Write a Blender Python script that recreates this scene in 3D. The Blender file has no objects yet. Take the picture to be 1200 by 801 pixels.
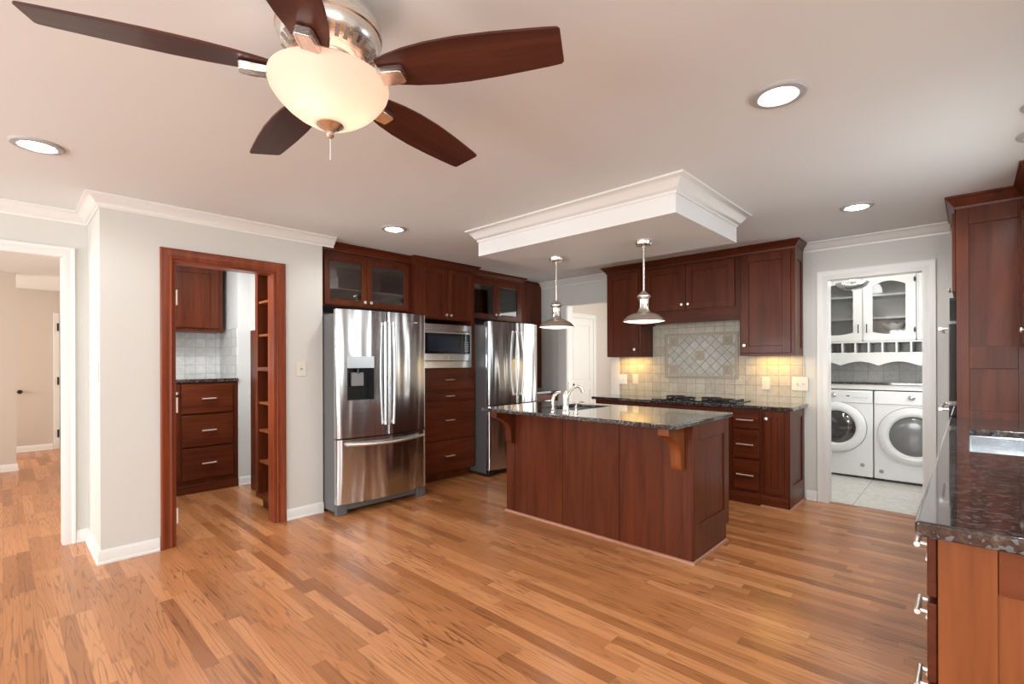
import bpy, bmesh, math, random
from mathutils import Vector, Matrix
R = math.radians
C = bpy.context.scene.collection
SC = bpy.context.scene

# ------------------------------------------------------------------ camera, world, exposure
CAM_H = 1.33
yaw, roll = R(43.44), R(0.2)
Fv = Vector((-math.sin(yaw), math.cos(yaw), 0))
R0 = Vector((math.cos(yaw), math.sin(yaw), 0)); Z0 = Vector((0, 0, 1))
Rv = math.cos(roll)*R0 - math.sin(roll)*Z0
Uv = math.cos(roll)*Z0 + math.sin(roll)*R0
cd = bpy.data.cameras.new('camera')
cam = bpy.data.objects.new('camera', cd); C.objects.link(cam)
cd.sensor_width = 36; cd.lens = 36*566/1200; cd.shift_y = 22.5/1200; cd.clip_start = .05
M = Matrix((Rv, Uv, -Fv)).transposed().to_4x4(); M.translation = (0, 0, CAM_H)
cam.matrix_world = M
SC.camera = cam
w = bpy.data.worlds.new('world'); SC.world = w; w.use_nodes = True
w.node_tree.nodes['Background'].inputs[0].default_value = (.82, .90, 1, 1)
w.node_tree.nodes['Background'].inputs[1].default_value = 1.5
SC.view_settings.view_transform = 'Standard'; SC.view_settings.look = 'None'
SC.view_settings.gamma = 1; SC.view_settings.use_curve_mapping = False
SC.view_settings.exposure = 0.31

def area(name, loc, rot, sx, sy, power, col=(1, 1, 1), spread=180):
    l = bpy.data.lights.new(name, 'AREA'); l.shape = 'RECTANGLE'; l.size = sx; l.size_y = sy
    l.energy = power; l.color = col; l.spread = R(spread)
    o = bpy.data.objects.new(name, l); C.objects.link(o); o.location = loc; o.rotation_euler = rot
    return o
DAY = (.94, .98, 1)
# daylight entering through the windows of the room (behind and beside the camera)
for x in (-3.3, -1.0, 1.3):
    area('window_daylight', (x, -3.17, 1.35), (R(84), 0, 0), 1.15, 1.6, 74, DAY)
area('window_daylight', (2.97, -.7, 1.15), (R(84), 0, R(90)), 1.9, 2.0, 38, DAY)
area('window_daylight', (.60, 3.3, 1.63), (R(66), 0, R(90)), 1.0, .9, 13, DAY)
# pantry daylight, and fill lamps added in the rooms beyond the openings
area('hall_fill', (-6.6, -2.6, 1.5), (R(90), 0, 0), 2.0, 1.8, 80, (1, .93, .86))  # unseen warm fill lamp for the hall, no window behind it
area('pantry_daylight', (-5.0, .66, 1.75), (R(90), 0, 0), .9, .9, 36, (.86, .93, 1))
area('pantry_fill', (-5.1, 1.15, 2.42), (0, 0, 0), .3, .3, 14, (.95, .97, 1))  # added lamp without a fixture, brightens the pantry cabinets
area('laundry_fill', (.04, 6.0, 1.6), (R(90), 0, R(90)), .9, 1.1, 13, (1, 1, 1))  # added lamp on the unseen side, evens out the laundry light
area('passage_fill', (-3.02, 6.3, 1.5), (R(90), 0, R(90)), 1.3, 1.6, 22, (1, .97, .93))  # unseen fill lamp for the passage, no window behind it

area('hall_fill', (-9.4, -2.6, 1.5), (R(90), 0, 0), 1.4, 1.8, 75, (1, .93, .86))  # second hall lamp, added to brighten the hall end
# ------------------------------------------------------------------ materials
def newmat(name):
    m = bpy.data.materials.new(name); m.use_nodes = True
    nt = m.node_tree; b = nt.nodes['Principled BSDF']
    return m, nt, b
def N(nt, t, **kw):
    n = nt.nodes.new(t)
    for k, v in kw.items(): setattr(n, k, v)
    return n
def L(nt, a, b): nt.links.new(a, b)
def math_n(nt, op, a=None, b=None):
    n = N(nt, 'ShaderNodeMath', operation=op)
    for i, q in enumerate((a, b)):
        if q is None: continue
        if isinstance(q, (int, float)): n.inputs[i].default_value = q
        else: L(nt, q, n.inputs[i])
    return n.outputs[0]
def ramp(nt, fac, stops):
    r = N(nt, 'ShaderNodeValToRGB'); e = r.color_ramp.elements
    while len(e) < len(stops): e.new(.5)
    for q, (p, c) in zip(e, stops): q.position = p; q.color = (*c, 1)
    L(nt, fac, r.inputs[0]); return r.outputs[0]
def simple(name, col, rough=.5, metal=0, bump=0, bscale=60, coat=0, spec=.5):
    m, nt, b = newmat(name)
    b.inputs['Base Color'].default_value = (*col, 1); b.inputs['Roughness'].default_value = rough
    b.inputs['Metallic'].default_value = metal; b.inputs['Coat Weight'].default_value = coat
    b.inputs['Specular IOR Level'].default_value = spec
    if bump:
        tc = N(nt, 'ShaderNodeTexCoord'); no = N(nt, 'ShaderNodeTexNoise'); no.inputs['Scale'].default_value = bscale
        bp = N(nt, 'ShaderNodeBump'); bp.inputs['Strength'].default_value = bump; bp.inputs['Distance'].default_value = .002
        L(nt, tc.outputs['Object'], no.inputs['Vector']); L(nt, no.outputs[0], bp.inputs['Height']); L(nt, bp.outputs[0], b.inputs['Normal'])
    return m
def glow(name, col, s):
    m, nt, b = newmat(name)
    b.inputs['Base Color'].default_value = (.8, .8, .8, 1)
    b.inputs['Emission Color'].default_value = (*col, 1); b.inputs['Emission Strength'].default_value = s
    return m

def wood(name, dark, light, grain, rough=.32, coat=.08):
    """stained wood; grain = axis letter along which the grain runs"""
    m, nt, b = newmat(name)
    tc = N(nt, 'ShaderNodeTexCoord'); mp = N(nt, 'ShaderNodeMapping')
    L(nt, tc.outputs['Object'], mp.inputs['Vector'])
    s = {'x': (1.2, 14, 14), 'y': (14, 1.2, 14), 'z': (14, 14, 1.2)}[grain]
    mp.inputs['Scale'].default_value = s
    oi = N(nt, 'ShaderNodeObjectInfo'); mul = math_n(nt, 'MULTIPLY', oi.outputs['Random'], 17.0)
    cx = N(nt, 'ShaderNodeCombineXYZ')
    for i in range(3): L(nt, mul, cx.inputs[i])
    L(nt, cx.outputs[0], mp.inputs['Location'])
    n1 = N(nt, 'ShaderNodeTexNoise'); n1.inputs['Scale'].default_value = 1.0; n1.inputs['Detail'].default_value = 3; n1.inputs['Distortion'].default_value = .6
    L(nt, mp.outputs[0], n1.inputs['Vector'])
    mp2 = N(nt, 'ShaderNodeMapping'); mp2.inputs['Scale'].default_value = tuple(q*5 for q in s); L(nt, tc.outputs['Object'], mp2.inputs['Vector'])
    n2 = N(nt, 'ShaderNodeTexNoise'); n2.inputs['Scale'].default_value = 1.0; n2.inputs['Detail'].default_value = 2
    L(nt, mp2.outputs[0], n2.inputs['Vector'])
    f = math_n(nt, 'ADD', math_n(nt, 'MULTIPLY', n1.outputs[0], .75), math_n(nt, 'MULTIPLY', n2.outputs[0], .25))
    c = ramp(nt, f, [(.33, dark), (.66, light)])
    L(nt, c, b.inputs['Base Color'])
    b.inputs['Roughness'].default_value = rough
    b.inputs['Coat Weight'].default_value = coat; b.inputs['Coat Roughness'].default_value = .16; b.inputs['Specular IOR Level'].default_value = .20
    return m

def oak_floor():
    m, nt, b = newmat('oak_strip_floor')
    tc = N(nt, 'ShaderNodeTexCoord'); sp = N(nt, 'ShaderNodeSeparateXYZ'); L(nt, tc.outputs['Object'], sp.inputs[0])
    W = .066
    row = math_n(nt, 'FLOOR', math_n(nt, 'DIVIDE', sp.outputs[1], W))
    wn = N(nt, 'ShaderNodeTexWhiteNoise', noise_dimensions='1D'); L(nt, row, wn.inputs['W'])
    xs = math_n(nt, 'ADD', sp.outputs[0], math_n(nt, 'MULTIPLY', wn.outputs['Value'], 9.7))
    plank = math_n(nt, 'FLOOR', math_n(nt, 'DIVIDE', xs, .85))
    c2 = N(nt, 'ShaderNodeCombineXYZ'); L(nt, row, c2.inputs[0]); L(nt, plank, c2.inputs[1])
    w2 = N(nt, 'ShaderNodeTexWhiteNoise', noise_dimensions='2D'); L(nt, c2.outputs[0], w2.inputs['Vector'])
    rnd = w2.outputs['Value']
    # cathedral grain: contour lines of a stretched noise, shifted per plank
    cv = N(nt, 'ShaderNodeCombineXYZ')
    L(nt, math_n(nt, 'ADD', math_n(nt, 'MULTIPLY', sp.outputs[0], 1.0), math_n(nt, 'MULTIPLY', rnd, 53.0)), cv.inputs[0])
    L(nt, math_n(nt, 'ADD', math_n(nt, 'MULTIPLY', sp.outputs[1], 17.0), math_n(nt, 'MULTIPLY', rnd, 31.0)), cv.inputs[1])
    n1 = N(nt, 'ShaderNodeTexNoise'); n1.inputs['Scale'].default_value = 1.0; n1.inputs['Detail'].default_value = 1.5; n1.inputs['Roughness'].default_value = .45
    L(nt, cv.outputs[0], n1.inputs['Vector'])
    rings = math_n(nt, 'SINE', math_n(nt, 'MULTIPLY', n1.outputs[0], 56.0))
    ringm = math_n(nt, 'POWER', math_n(nt, 'MAXIMUM', rings, 0.0), 3.5)
    # fine pores
    cp = N(nt, 'ShaderNodeCombineXYZ')
    L(nt, math_n(nt, 'MULTIPLY', sp.outputs[0], 9.0), cp.inputs[0]); L(nt, math_n(nt, 'MULTIPLY', sp.outputs[1], 160.0), cp.inputs[1])
    n2 = N(nt, 'ShaderNodeTexNoise'); n2.inputs['Scale'].default_value = 1.0; n2.inputs['Detail'].default_value = 2
    L(nt, cp.outputs[0], n2.inputs['Vector'])
    base = ramp(nt, rnd, [(0, (.33, .118, .038)), (.3, (.45, .178, .062)), (.7, (.54, .220, .082)), (1, (.63, .280, .115))])
    # grain strength varies in broad patches (plain-sawn boards)
    n3 = N(nt, 'ShaderNodeTexNoise'); n3.inputs['Scale'].default_value = 2.3; L(nt, tc.outputs['Object'], n3.inputs['Vector'])
    gs = math_n(nt, 'MULTIPLY', ringm, math_n(nt, 'MULTIPLY', math_n(nt, 'MAXIMUM', math_n(nt, 'SUBTRACT', n3.outputs[0], .22), 0.0), 1.35))
    pores = math_n(nt, 'MULTIPLY', math_n(nt, 'SUBTRACT', 1.0, n2.outputs[0]), .34)
    dk = math_n(nt, 'ADD', gs, math_n(nt, 'SUBTRACT', pores, .12))
    # joints
    fy = math_n(nt, 'FRACT', math_n(nt, 'DIVIDE', sp.outputs[1], W)); fx = math_n(nt, 'FRACT', math_n(nt, 'DIVIDE', xs, .85))
    j = math_n(nt, 'MAXIMUM', math_n(nt, 'LESS_THAN', fy, .022), math_n(nt, 'LESS_THAN', fx, .0022))
    dk = math_n(nt, 'MAXIMUM', math_n(nt, 'MULTIPLY', j, .45), dk)
    mx = N(nt, 'ShaderNodeMix', data_type='RGBA'); mx.inputs[7].default_value = (.095, .032, .014, 1)
    L(nt, math_n(nt, 'MINIMUM', math_n(nt, 'MAXIMUM', dk, 0.0), .85), mx.inputs[0]); L(nt, base, mx.inputs[6])
    L(nt, mx.outputs[2], b.inputs['Base Color'])
    L(nt, math_n(nt, 'ADD', .24, math_n(nt, 'MULTIPLY', n2.outputs[0], .12)), b.inputs['Roughness'])
    b.inputs['Coat Weight'].default_value = .12; b.inputs['Coat Roughness'].default_value = .2
    bp = N(nt, 'ShaderNodeBump'); bp.inputs['Strength'].default_value = .12; bp.inputs['Distance'].default_value = .001
    L(nt, math_n(nt, 'SUBTRACT', 1.0, dk), bp.inputs['Height']); L(nt, bp.outputs[0], b.inputs['Normal'])
    return m

def granite():
    m, nt, b = newmat('granite')
    tc = N(nt, 'ShaderNodeTexCoord')
    v = N(nt, 'ShaderNodeTexVoronoi'); v.inputs['Scale'].default_value = 95; v.inputs['Randomness'].default_value = 1
    n = N(nt, 'ShaderNodeTexNoise'); n.inputs['Scale'].default_value = 38; n.inputs['Detail'].default_value = 4; n.inputs['Roughness'].default_value = .7
    L(nt, tc.outputs['Object'], n.inputs['Vector']); L(nt, tc.outputs['Object'], v.inputs['Vector'])
    a = ramp(nt, n.outputs[0], [(.34, (.014, .013, .014)), (.50, (.042, .031, .026)), (.60, (.075, .055, .045)), (.72, (.15, .13, .12))])
    sep = N(nt, 'ShaderNodeSeparateColor'); L(nt, v.outputs['Color'], sep.inputs[0])
    fl = math_n(nt, 'GREATER_THAN', sep.outputs[0], .86)
    mx = N(nt, 'ShaderNodeMix', data_type='RGBA'); mx.inputs[7].default_value = (.20, .23, .27, 1)
    L(nt, math_n(nt, 'MULTIPLY', fl, .45), mx.inputs[0]); L(nt, a, mx.inputs[6])
    L(nt, mx.outputs[2], b.inputs['Base Color'])
    b.inputs['Roughness'].default_value = .06; b.inputs['Specular IOR Level'].default_value = .6
    b.inputs['Coat Weight'].default_value = .6; b.inputs['Coat Roughness'].default_value = .04
    return m

def tiles(name, u, v, size, cols, grout, rot=0, offs=(0, 0), rough=.38, mortar=.004, stagger=0, size_v=None):
    """square tiles laid on the plane of object axes u, v"""
    m, nt, b = newmat(name)
    tc = N(nt, 'ShaderNodeTexCoord'); sp = N(nt, 'ShaderNodeSeparateXYZ'); L(nt, tc.outputs['Object'], sp.inputs[0])
    cb = N(nt, 'ShaderNodeCombineXYZ'); L(nt, sp.outputs['xyz'.index(u)], cb.inputs[0]); L(nt, sp.outputs['xyz'.index(v)], cb.inputs[1])
    mp = N(nt, 'ShaderNodeMapping'); mp.inputs['Rotation'].default_value = (0, 0, rot); mp.inputs['Location'].default_value = (*offs, 0)
    L(nt, cb.outputs[0], mp.inputs['Vector'])
    br = N(nt, 'ShaderNodeTexBrick', offset=stagger); br.inputs['Scale'].default_value = 1
    br.inputs['Brick Width'].default_value = size; br.inputs['Row Height'].default_value = size_v or size; br.inputs['Mortar Size'].default_value = mortar
    br.inputs['Mortar Smooth'].default_value = .3
    br.inputs['Color1'].default_value = (*cols[0], 1); br.inputs['Color2'].default_value = (*cols[1], 1); br.inputs['Mortar'].default_value = (*grout, 1)
    L(nt, mp.outputs[0], br.inputs['Vector'])
    n = N(nt, 'ShaderNodeTexNoise'); n.inputs['Scale'].default_value = 22; n.inputs['Detail'].default_value = 3; L(nt, tc.outputs['Object'], n.inputs['Vector'])
    mx = N(nt, 'ShaderNodeMix', data_type='RGBA', blend_type='MULTIPLY'); mx.inputs[0].default_value = .5
    L(nt, br.outputs['Color'], mx.inputs[6]); L(nt, ramp(nt, n.outputs[0], [(.3, (.72, .70, .66)), (.6, (1, 1, 1))]), mx.inputs[7])
    L(nt, mx.outputs[2], b.inputs['Base Color']); b.inputs['Roughness'].default_value = rough
    bp = N(nt, 'ShaderNodeBump', invert=True); bp.inputs['Strength'].default_value = .5; bp.inputs['Distance'].default_value = .003
    L(nt, br.outputs['Fac'], bp.inputs['Height']); L(nt, bp.outputs[0], b.inputs['Normal'])
    return m

def steel(name, col=(.60, .60, .60), rough=.24, wave=.0, axis='x'):
    """brushed metal; wave = slow unevenness of the sheet"""
    m, nt, b = newmat(name)
    b.inputs['Metallic'].default_value = 1; b.inputs['Base Color'].default_value = (*col, 1)
    tc = N(nt, 'ShaderNodeTexCoord'); mp = N(nt, 'ShaderNodeMapping'); mp.inputs['Scale'].default_value = (2, 2, 300) if axis == 'x' else (300, 300, 2)
    L(nt, tc.outputs['Object'], mp.inputs['Vector'])
    n = N(nt, 'ShaderNodeTexNoise'); n.inputs['Scale'].default_value = 1; L(nt, mp.outputs[0], n.inputs['Vector'])
    L(nt, math_n(nt, 'ADD', rough-.05, math_n(nt, 'MULTIPLY', n.outputs[0], .10)), b.inputs['Roughness'])
    if wave:
        mp2 = N(nt, 'ShaderNodeMapping'); mp2.inputs['Scale'].default_value = (6.0, 6.0, .8); L(nt, tc.outputs['Object'], mp2.inputs['Vector'])
        n2 = N(nt, 'ShaderNodeTexNoise'); n2.inputs['Scale'].default_value = 1; n2.inputs['Detail'].default_value = 1; L(nt, mp2.outputs[0], n2.inputs['Vector'])
        bp = N(nt, 'ShaderNodeBump'); bp.inputs['Strength'].default_value = 1; bp.inputs['Distance'].default_value = wave
        L(nt, n2.outputs[0], bp.inputs['Height']); L(nt, bp.outputs[0], b.inputs['Normal'])
    return m

def glass(name, tint=(.95, .97, .96), refl=.10, rough=.03):
    m = bpy.data.materials.new(name); m.use_nodes = True; nt = m.node_tree; nt.nodes.clear()
    o = N(nt, 'ShaderNodeOutputMaterial'); t = N(nt, 'ShaderNodeBsdfTransparent'); g = N(nt, 'ShaderNodeBsdfGlossy'); x = N(nt, 'ShaderNodeMixShader')
    t.inputs[0].default_value = (*tint, 1); g.inputs['Roughness'].default_value = rough
    fr = N(nt, 'ShaderNodeFresnel'); fr.inputs['IOR'].default_value = 1.45
    f = math_n(nt, 'ADD', fr.outputs[0], refl-.04)
    L(nt, f, x.inputs[0]); L(nt, t.outputs[0], x.inputs[1]); L(nt, g.outputs[0], x.inputs[2]); L(nt, x.outputs[0], o.inputs[0])
    return m

def frosted(name):
    m = bpy.data.materials.new(name); m.use_nodes = True; nt = m.node_tree; nt.nodes.clear()
    o = N(nt, 'ShaderNodeOutputMaterial'); d = N(nt, 'ShaderNodeBsdfDiffuse'); t = N(nt, 'ShaderNodeBsdfTranslucent'); x = N(nt, 'ShaderNodeMixShader')
    e = N(nt, 'ShaderNodeEmission'); a = N(nt, 'ShaderNodeAddShader')
    d.inputs[0].default_value = (.68, .55, .49, 1); t.inputs[0].default_value = (.57, .435, .38, 1)
    e.inputs[0].default_value = (1, .70, .54, 1); e.inputs[1].default_value = .28
    x.inputs[0].default_value = .62
    L(nt, d.outputs[0], x.inputs[1]); L(nt, t.outputs[0], x.inputs[2]); L(nt, x.outputs[0], a.inputs[0]); L(nt, e.outputs[0], a.inputs[1]); L(nt, a.outputs[0], o.inputs[0])
    return m

WALL = simple('wall_paint', (.615, .603, .565), .6, bump=.04, bscale=180)
HALLW = simple('hall_wall_paint', (.58, .52, .46), .6)
CEIL = simple('ceiling_paint', (.76, .79, .785), .75)
TRIM = simple('trim_paint', (.74, .73, .70), .32)
WHITE = simple('white_enamel', (.78, .78, .78), .22, coat=.3)
WHITECAB = simple('white_cabinet_paint', (.70, .70, .67), .3)
PLATE = simple('plate_plastic', (.68, .64, .56), .4)
CH = dict(dark=(.066, .0128, .0044), light=(.126, .0280, .0094))
CHV = wood('cherry_upright_grain', CH['dark'], CH['light'], 'z')
CHX = wood('cherry_level_grain', CH['dark'], CH['light'], 'x')
CHIN = wood('cherry_cabinet_interior', (.16, .06, .035), (.25, .10, .06), 'z', rough=.45, coat=0)
CHEND = wood('cherry_lighter_end_panel', (.17, .048, .014), (.26, .078, .023), 'z', rough=.35)
CASE = wood('reddish_door_casing_wood', (.15, .030, .011), (.26, .058, .021), 'z', rough=.3)
CASEX = wood('reddish_door_head_wood', (.15, .030, .011), (.26, .058, .021), 'y', rough=.3)
SHOE = wood('light_shoe_moulding_wood', (.34, .15, .09), (.45, .22, .14), 'x', rough=.4)
BLADE = wood('walnut_fan_blade', (.045, .013, .009), (.10, .032, .020), 'x', rough=.35)
OAK = oak_floor()
GRAN = granite()
STEEL = steel('stainless_steel_sheet', (.60, .615, .63), .19, wave=.030, axis='x')
STEELP = steel('stainless_steel_trim', (.66, .66, .66), .22)
HANDLE = steel('polished_handle_steel', (.86, .86, .86), .36)
NICKEL = steel('brushed_nickel', (.76, .73, .68), .27)
KNOB = steel('satin_nickel_knob', (.90, .88, .85), .38)
CHROME = simple('chrome', (.75, .75, .76), .12, 1)
SIDEGREY = simple('appliance_side_grey', (.15, .155, .16), .38, .3)
BLACK = simple('black_plastic', (.012, .012, .013), .25)
BLKGLASS = simple('black_glass', (.012, .014, .018), .04, coat=.5)
IRON = simple('cast_iron', (.018, .016, .016), .5)
DARKMETAL = simple('dark_bronze_metal', (.035, .03, .026), .4, .8)
GREY = simple('grey_plastic', (.30, .31, .32), .35)
GLASS = glass('clear_glass')
CABGLASS = glass('cabinet_glass', (.86, .84, .84), .13)
DRUMGLASS = glass('tinted_door_glass', (.40, .41, .43), .16)
TILEB = tiles('tumbled_beige_tile_x', 'x', 'z', .104, ((.56, .50, .40), (.46, .40, .31)), (.36, .33, .27), offs=(.02, -.035))
TILEDIA = tiles('diamond_laid_tile', 'x', 'z', .083, ((.53, .50, .445), (.45, .42, .365)), (.31, .28, .235), rot=R(45), offs=(.0, .0), mortar=.0045)
TILEW = tiles('white_pantry_tile_y', 'y', 'z', .10, ((.70, .69, .66), (.60, .59, .56)), (.50, .49, .47))
TILEWX = tiles('white_pantry_tile_x', 'x', 'z', .10, ((.70, .69, .66), (.60, .59, .56)), (.50, .49, .47))
TILEL = tiles('grey_laundry_tile', 'x', 'z', .15, ((.62, .61, .58), (.54, .53, .50)), (.44, .43, .41))
TILEF = tiles('white_floor_tile', 'x', 'y', .45, ((.74, .72, .67), (.70, .68, .63)), (.45, .43, .40), offs=(.33, -.02), mortar=.004, rough=.25)
TAN = simple('tan_tile_border', (.40, .335, .255), .45, bump=.4, bscale=90)
DECO = simple('ochre_relief_tile', (.40, .335, .25), .5, bump=.6, bscale=70)
VENT = simple('vent_slot_shadowed_metal', (.20, .165, .14), .5)
FROST = frosted('amber_frosted_glass')
CLEARBOWL = glass('ribbed_clear_glass', (.88, .88, .88), .35, .12)
LENS = glow('light_lens', (1, .98, .95), 14)
PLENS = glow('pendant_diffuser', (1, .86, .66), 1.6)
UCL = glow('undercabinet_lens', (1, .78, .42), 3)

# ------------------------------------------------------------------ mesh helpers
class MB:
    def __init__(s): s.v = []; s.f = []; s.mi = []
    def add(s, vs, fs, m=0):
        o = len(s.v); s.v += [tuple(q) for q in vs]
        s.f += [tuple(i+o for i in f) for f in fs]; s.mi += [m]*len(fs); return s
    def box(s, x0, x1, y0, y1, z0, z1, m=0):
        x0, x1 = sorted((x0, x1)); y0, y1 = sorted((y0, y1)); z0, z1 = sorted((z0, z1))
        return s.add([(x0,y0,z0),(x1,y0,z0),(x1,y1,z0),(x0,y1,z0),(x0,y0,z1),(x1,y0,z1),(x1,y1,z1),(x0,y1,z1)],
                     [(0,3,2,1),(4,5,6,7),(0,1,5,4),(1,2,6,5),(2,3,7,6),(3,0,4,7)], m)
    def prism(s, poly, ax, a0, a1, m=0):
        """polygon in the two other axes (order x,y,z without ax) pushed along ax"""
        def P(u, v, a): return {'x': (a, u, v), 'y': (u, a, v), 'z': (u, v, a)}[ax]
        n = len(poly)
        vs = [P(u, v, a0) for u, v in poly]+[P(u, v, a1) for u, v in poly]
        fs = [tuple(range(n))[::-1], tuple(range(n, 2*n))]+[(i, (i+1) % n, (i+1) % n+n, i+n) for i in range(n)]
        return s.add(vs, fs, m)
    def lathe(s, prof, c=(0,0,0), ax='z', seg=32, m=0, cap=True):
        """profile of (radius, height) turned about ax through c"""
        vs = []
        for r, h in prof:
            for k in range(seg):
                a = 2*math.pi*k/seg; p, q = r*math.cos(a), r*math.sin(a)
                d = {'z': (p, q, h), 'y': (p, h, q), 'x': (h, p, q)}[ax]
                vs.append((c[0]+d[0], c[1]+d[1], c[2]+d[2]))
        n = len(prof); fs = []
        for i in range(n-1):
            for k in range(seg): fs.append((i*seg+k, i*seg+(k+1) % seg, (i+1)*seg+(k+1) % seg, (i+1)*seg+k))
        if cap:
            if prof[0][0] > 1e-5: fs.append(tuple(range(seg)))
            if prof[-1][0] > 1e-5: fs.append(tuple(range((n-1)*seg, n*seg)))
        return s.add(vs, fs, m)
    def tube(s, pts, r, seg=10, m=0, flat=1):
        pts = [Vector(p) for p in pts]; n = len(pts); rs = r if isinstance(r, (list, tuple)) else [r]*n
        vs = []; up = None
        for i, p in enumerate(pts):
            t = (pts[min(i+1, n-1)]-pts[max(i-1, 0)]).normalized()
            if up is None:
                up = t.orthogonal().normalized()
            up = (up-t*up.dot(t)).normalized(); w_ = t.cross(up)
            for k in range(seg):
                a = 2*math.pi*k/seg; vs.append(p+rs[i]*(math.cos(a)*up+math.sin(a)*w_*flat))
        fs = [(i*seg+k, i*seg+(k+1) % seg, (i+1)*seg+(k+1) % seg, (i+1)*seg+k) for i in range(n-1) for k in range(seg)]
        fs += [tuple(range(seg))[::-1], tuple(range((n-1)*seg, n*seg))]
        return s.add(vs, fs, m)
    def sweep(s, path, prof, closed=False, z=0, m=0):
        """profile (out, height) carried along a level path of (x, y); out = to the right of travel"""
        P = [Vector(p) for p in path]; n = len(P); vs = []; k = len(prof)
        for i in range(n):
            a = P[i]-P[i-1] if (i > 0 or closed) else None
            b_ = P[(i+1) % n]-P[i] if (i < n-1 or closed) else None
            a = a or b_; b_ = b_ or a
            a = a.normalized(); b_ = b_.normalized()
            na = Vector((a.y, -a.x)); nb = Vector((b_.y, -b_.x))
            mt = (na+nb).normalized(); mt /= max(.2, mt.dot(na))
            for o, h in prof: vs.append((P[i].x+mt.x*o, P[i].y+mt.y*o, z+h))
        fs = []
        for i in range(n if closed else n-1):
            j = (i+1) % n
            for q in range(k): fs.append((i*k+q, i*k+(q+1) % k, j*k+(q+1) % k, j*k+q))
        if not closed: fs += [tuple(range(k)), tuple(range((n-1)*k, n*k))[::-1]]
        return s.add(vs, fs, m)
    def frame(s, mapf, a0, a1, b0, b1, prof, three=False, m=0):
        """mitred frame round a rectangular opening; prof = (outward, proud); mapf(a, b, proud)"""
        k = len(prof); vs = []
        cs = [(a0, b0, -1, 0 if three else -1), (a0, b1, -1, 1), (a1, b1, 1, 1), (a1, b0, 1, 0 if three else -1)]
        for a, b_, sa, sb in cs:
            for o, t in prof: vs.append(mapf(a+sa*o, b_+sb*o, t))
        fs = []
        for i in range(3 if three else 4):
            j = (i+1) % 4
            for q in range(k): fs.append((i*k+q, i*k+(q+1) % k, j*k+(q+1) % k, j*k+q))
        if three: fs += [tuple(range(k)), tuple(range(3*k, 4*k))[::-1]]
        return s.add(vs, fs, m)
    def build(s, name, mats, parent=None, bevel=0, angle=38, segs=2):
        me = bpy.data.meshes.new(name); me.from_pydata(s.v, [], s.f)
        bm = bmesh.new(); bm.from_mesh(me); bmesh.ops.recalc_face_normals(bm, faces=bm.faces); bm.to_mesh(me); bm.free()
        mats = mats if isinstance(mats, (list, tuple)) else [mats]
        for q in mats: me.materials.append(q)
        if len(mats) > 1: me.polygons.foreach_set('material_index', s.mi)
        me.shade_smooth(); me.set_sharp_from_angle(angle=R(angle))
        o = bpy.data.objects.new(name, me); C.objects.link(o)
        if parent: o.parent = parent
        if bevel:
            b = o.modifiers.new('edge', 'BEVEL'); b.width = bevel; b.segments = segs; b.limit_method = 'ANGLE'; b.angle_limit = R(40)
            b.harden_normals = True
        return o

def thing(name, label, cat, loc=(0, 0, 0), rz=0, group=None):
    o = bpy.data.objects.new(name, None); C.objects.link(o); o.empty_display_size = .05
    o.location = loc; o.rotation_euler = (0, 0, R(rz)); o['label'] = label; o['category'] = cat
    if group: o['group'] = group
    return o
def tag(o, label, cat, group=None):
    o['label'] = label; o['category'] = cat
    if group: o['group'] = group
    return o
def struct(o): o['kind'] = 'structure'; return o
def copy_thing(root, loc, label, rz=None):
    r = root.copy(); C.objects.link(r); r.location = loc; r['label'] = label
    if rz is not None: r.rotation_euler = (0, 0, R(rz))
    for ch in list(root.children):
        c = ch.copy(); C.objects.link(c); c.parent = r
        for g in list(ch.children):
            d = g.copy(); C.objects.link(d); d.parent = c
    return r
def lamp(name, kind, loc, power, col, parent=None, rot=(0, 0, 0), **kw):
    l = bpy.data.lights.new(name, kind); l.energy = power; l.color = col
    for k, v in kw.items(): setattr(l, k, v)
    o = bpy.data.objects.new(name, l); C.objects.link(o); o.location = loc; o.rotation_euler = rot
    if parent: o.parent = parent
    return o

# ------------------------------------------------------------------ the room
H = 2.44
YW = 5.30      # cooking wall
XP = -4.17     # pantry wall
XH = -4.81     # wall with the hall opening
fl = MB().box(-10.5, 3.1, -3.3, YW+.06, -.06, 0).box(-4.7, -3.0, YW+.06, 7.5, -.06, 0).build('floor', OAK); struct(fl)
ft = MB().box(-1.6, .3, YW+.06, 7.4, -.06, .004).build('floor_laundry', TILEF); struct(ft)
ce = MB().box(-10.5, 3.1, -3.3, 7.5, H, H+.08).build('ceiling', CEIL); struct(ce)

def wall(name, boxes, mat=WALL):
    m = MB()
    for b in boxes: m.box(*b)
    return struct(m.build(name, mat))
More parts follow.
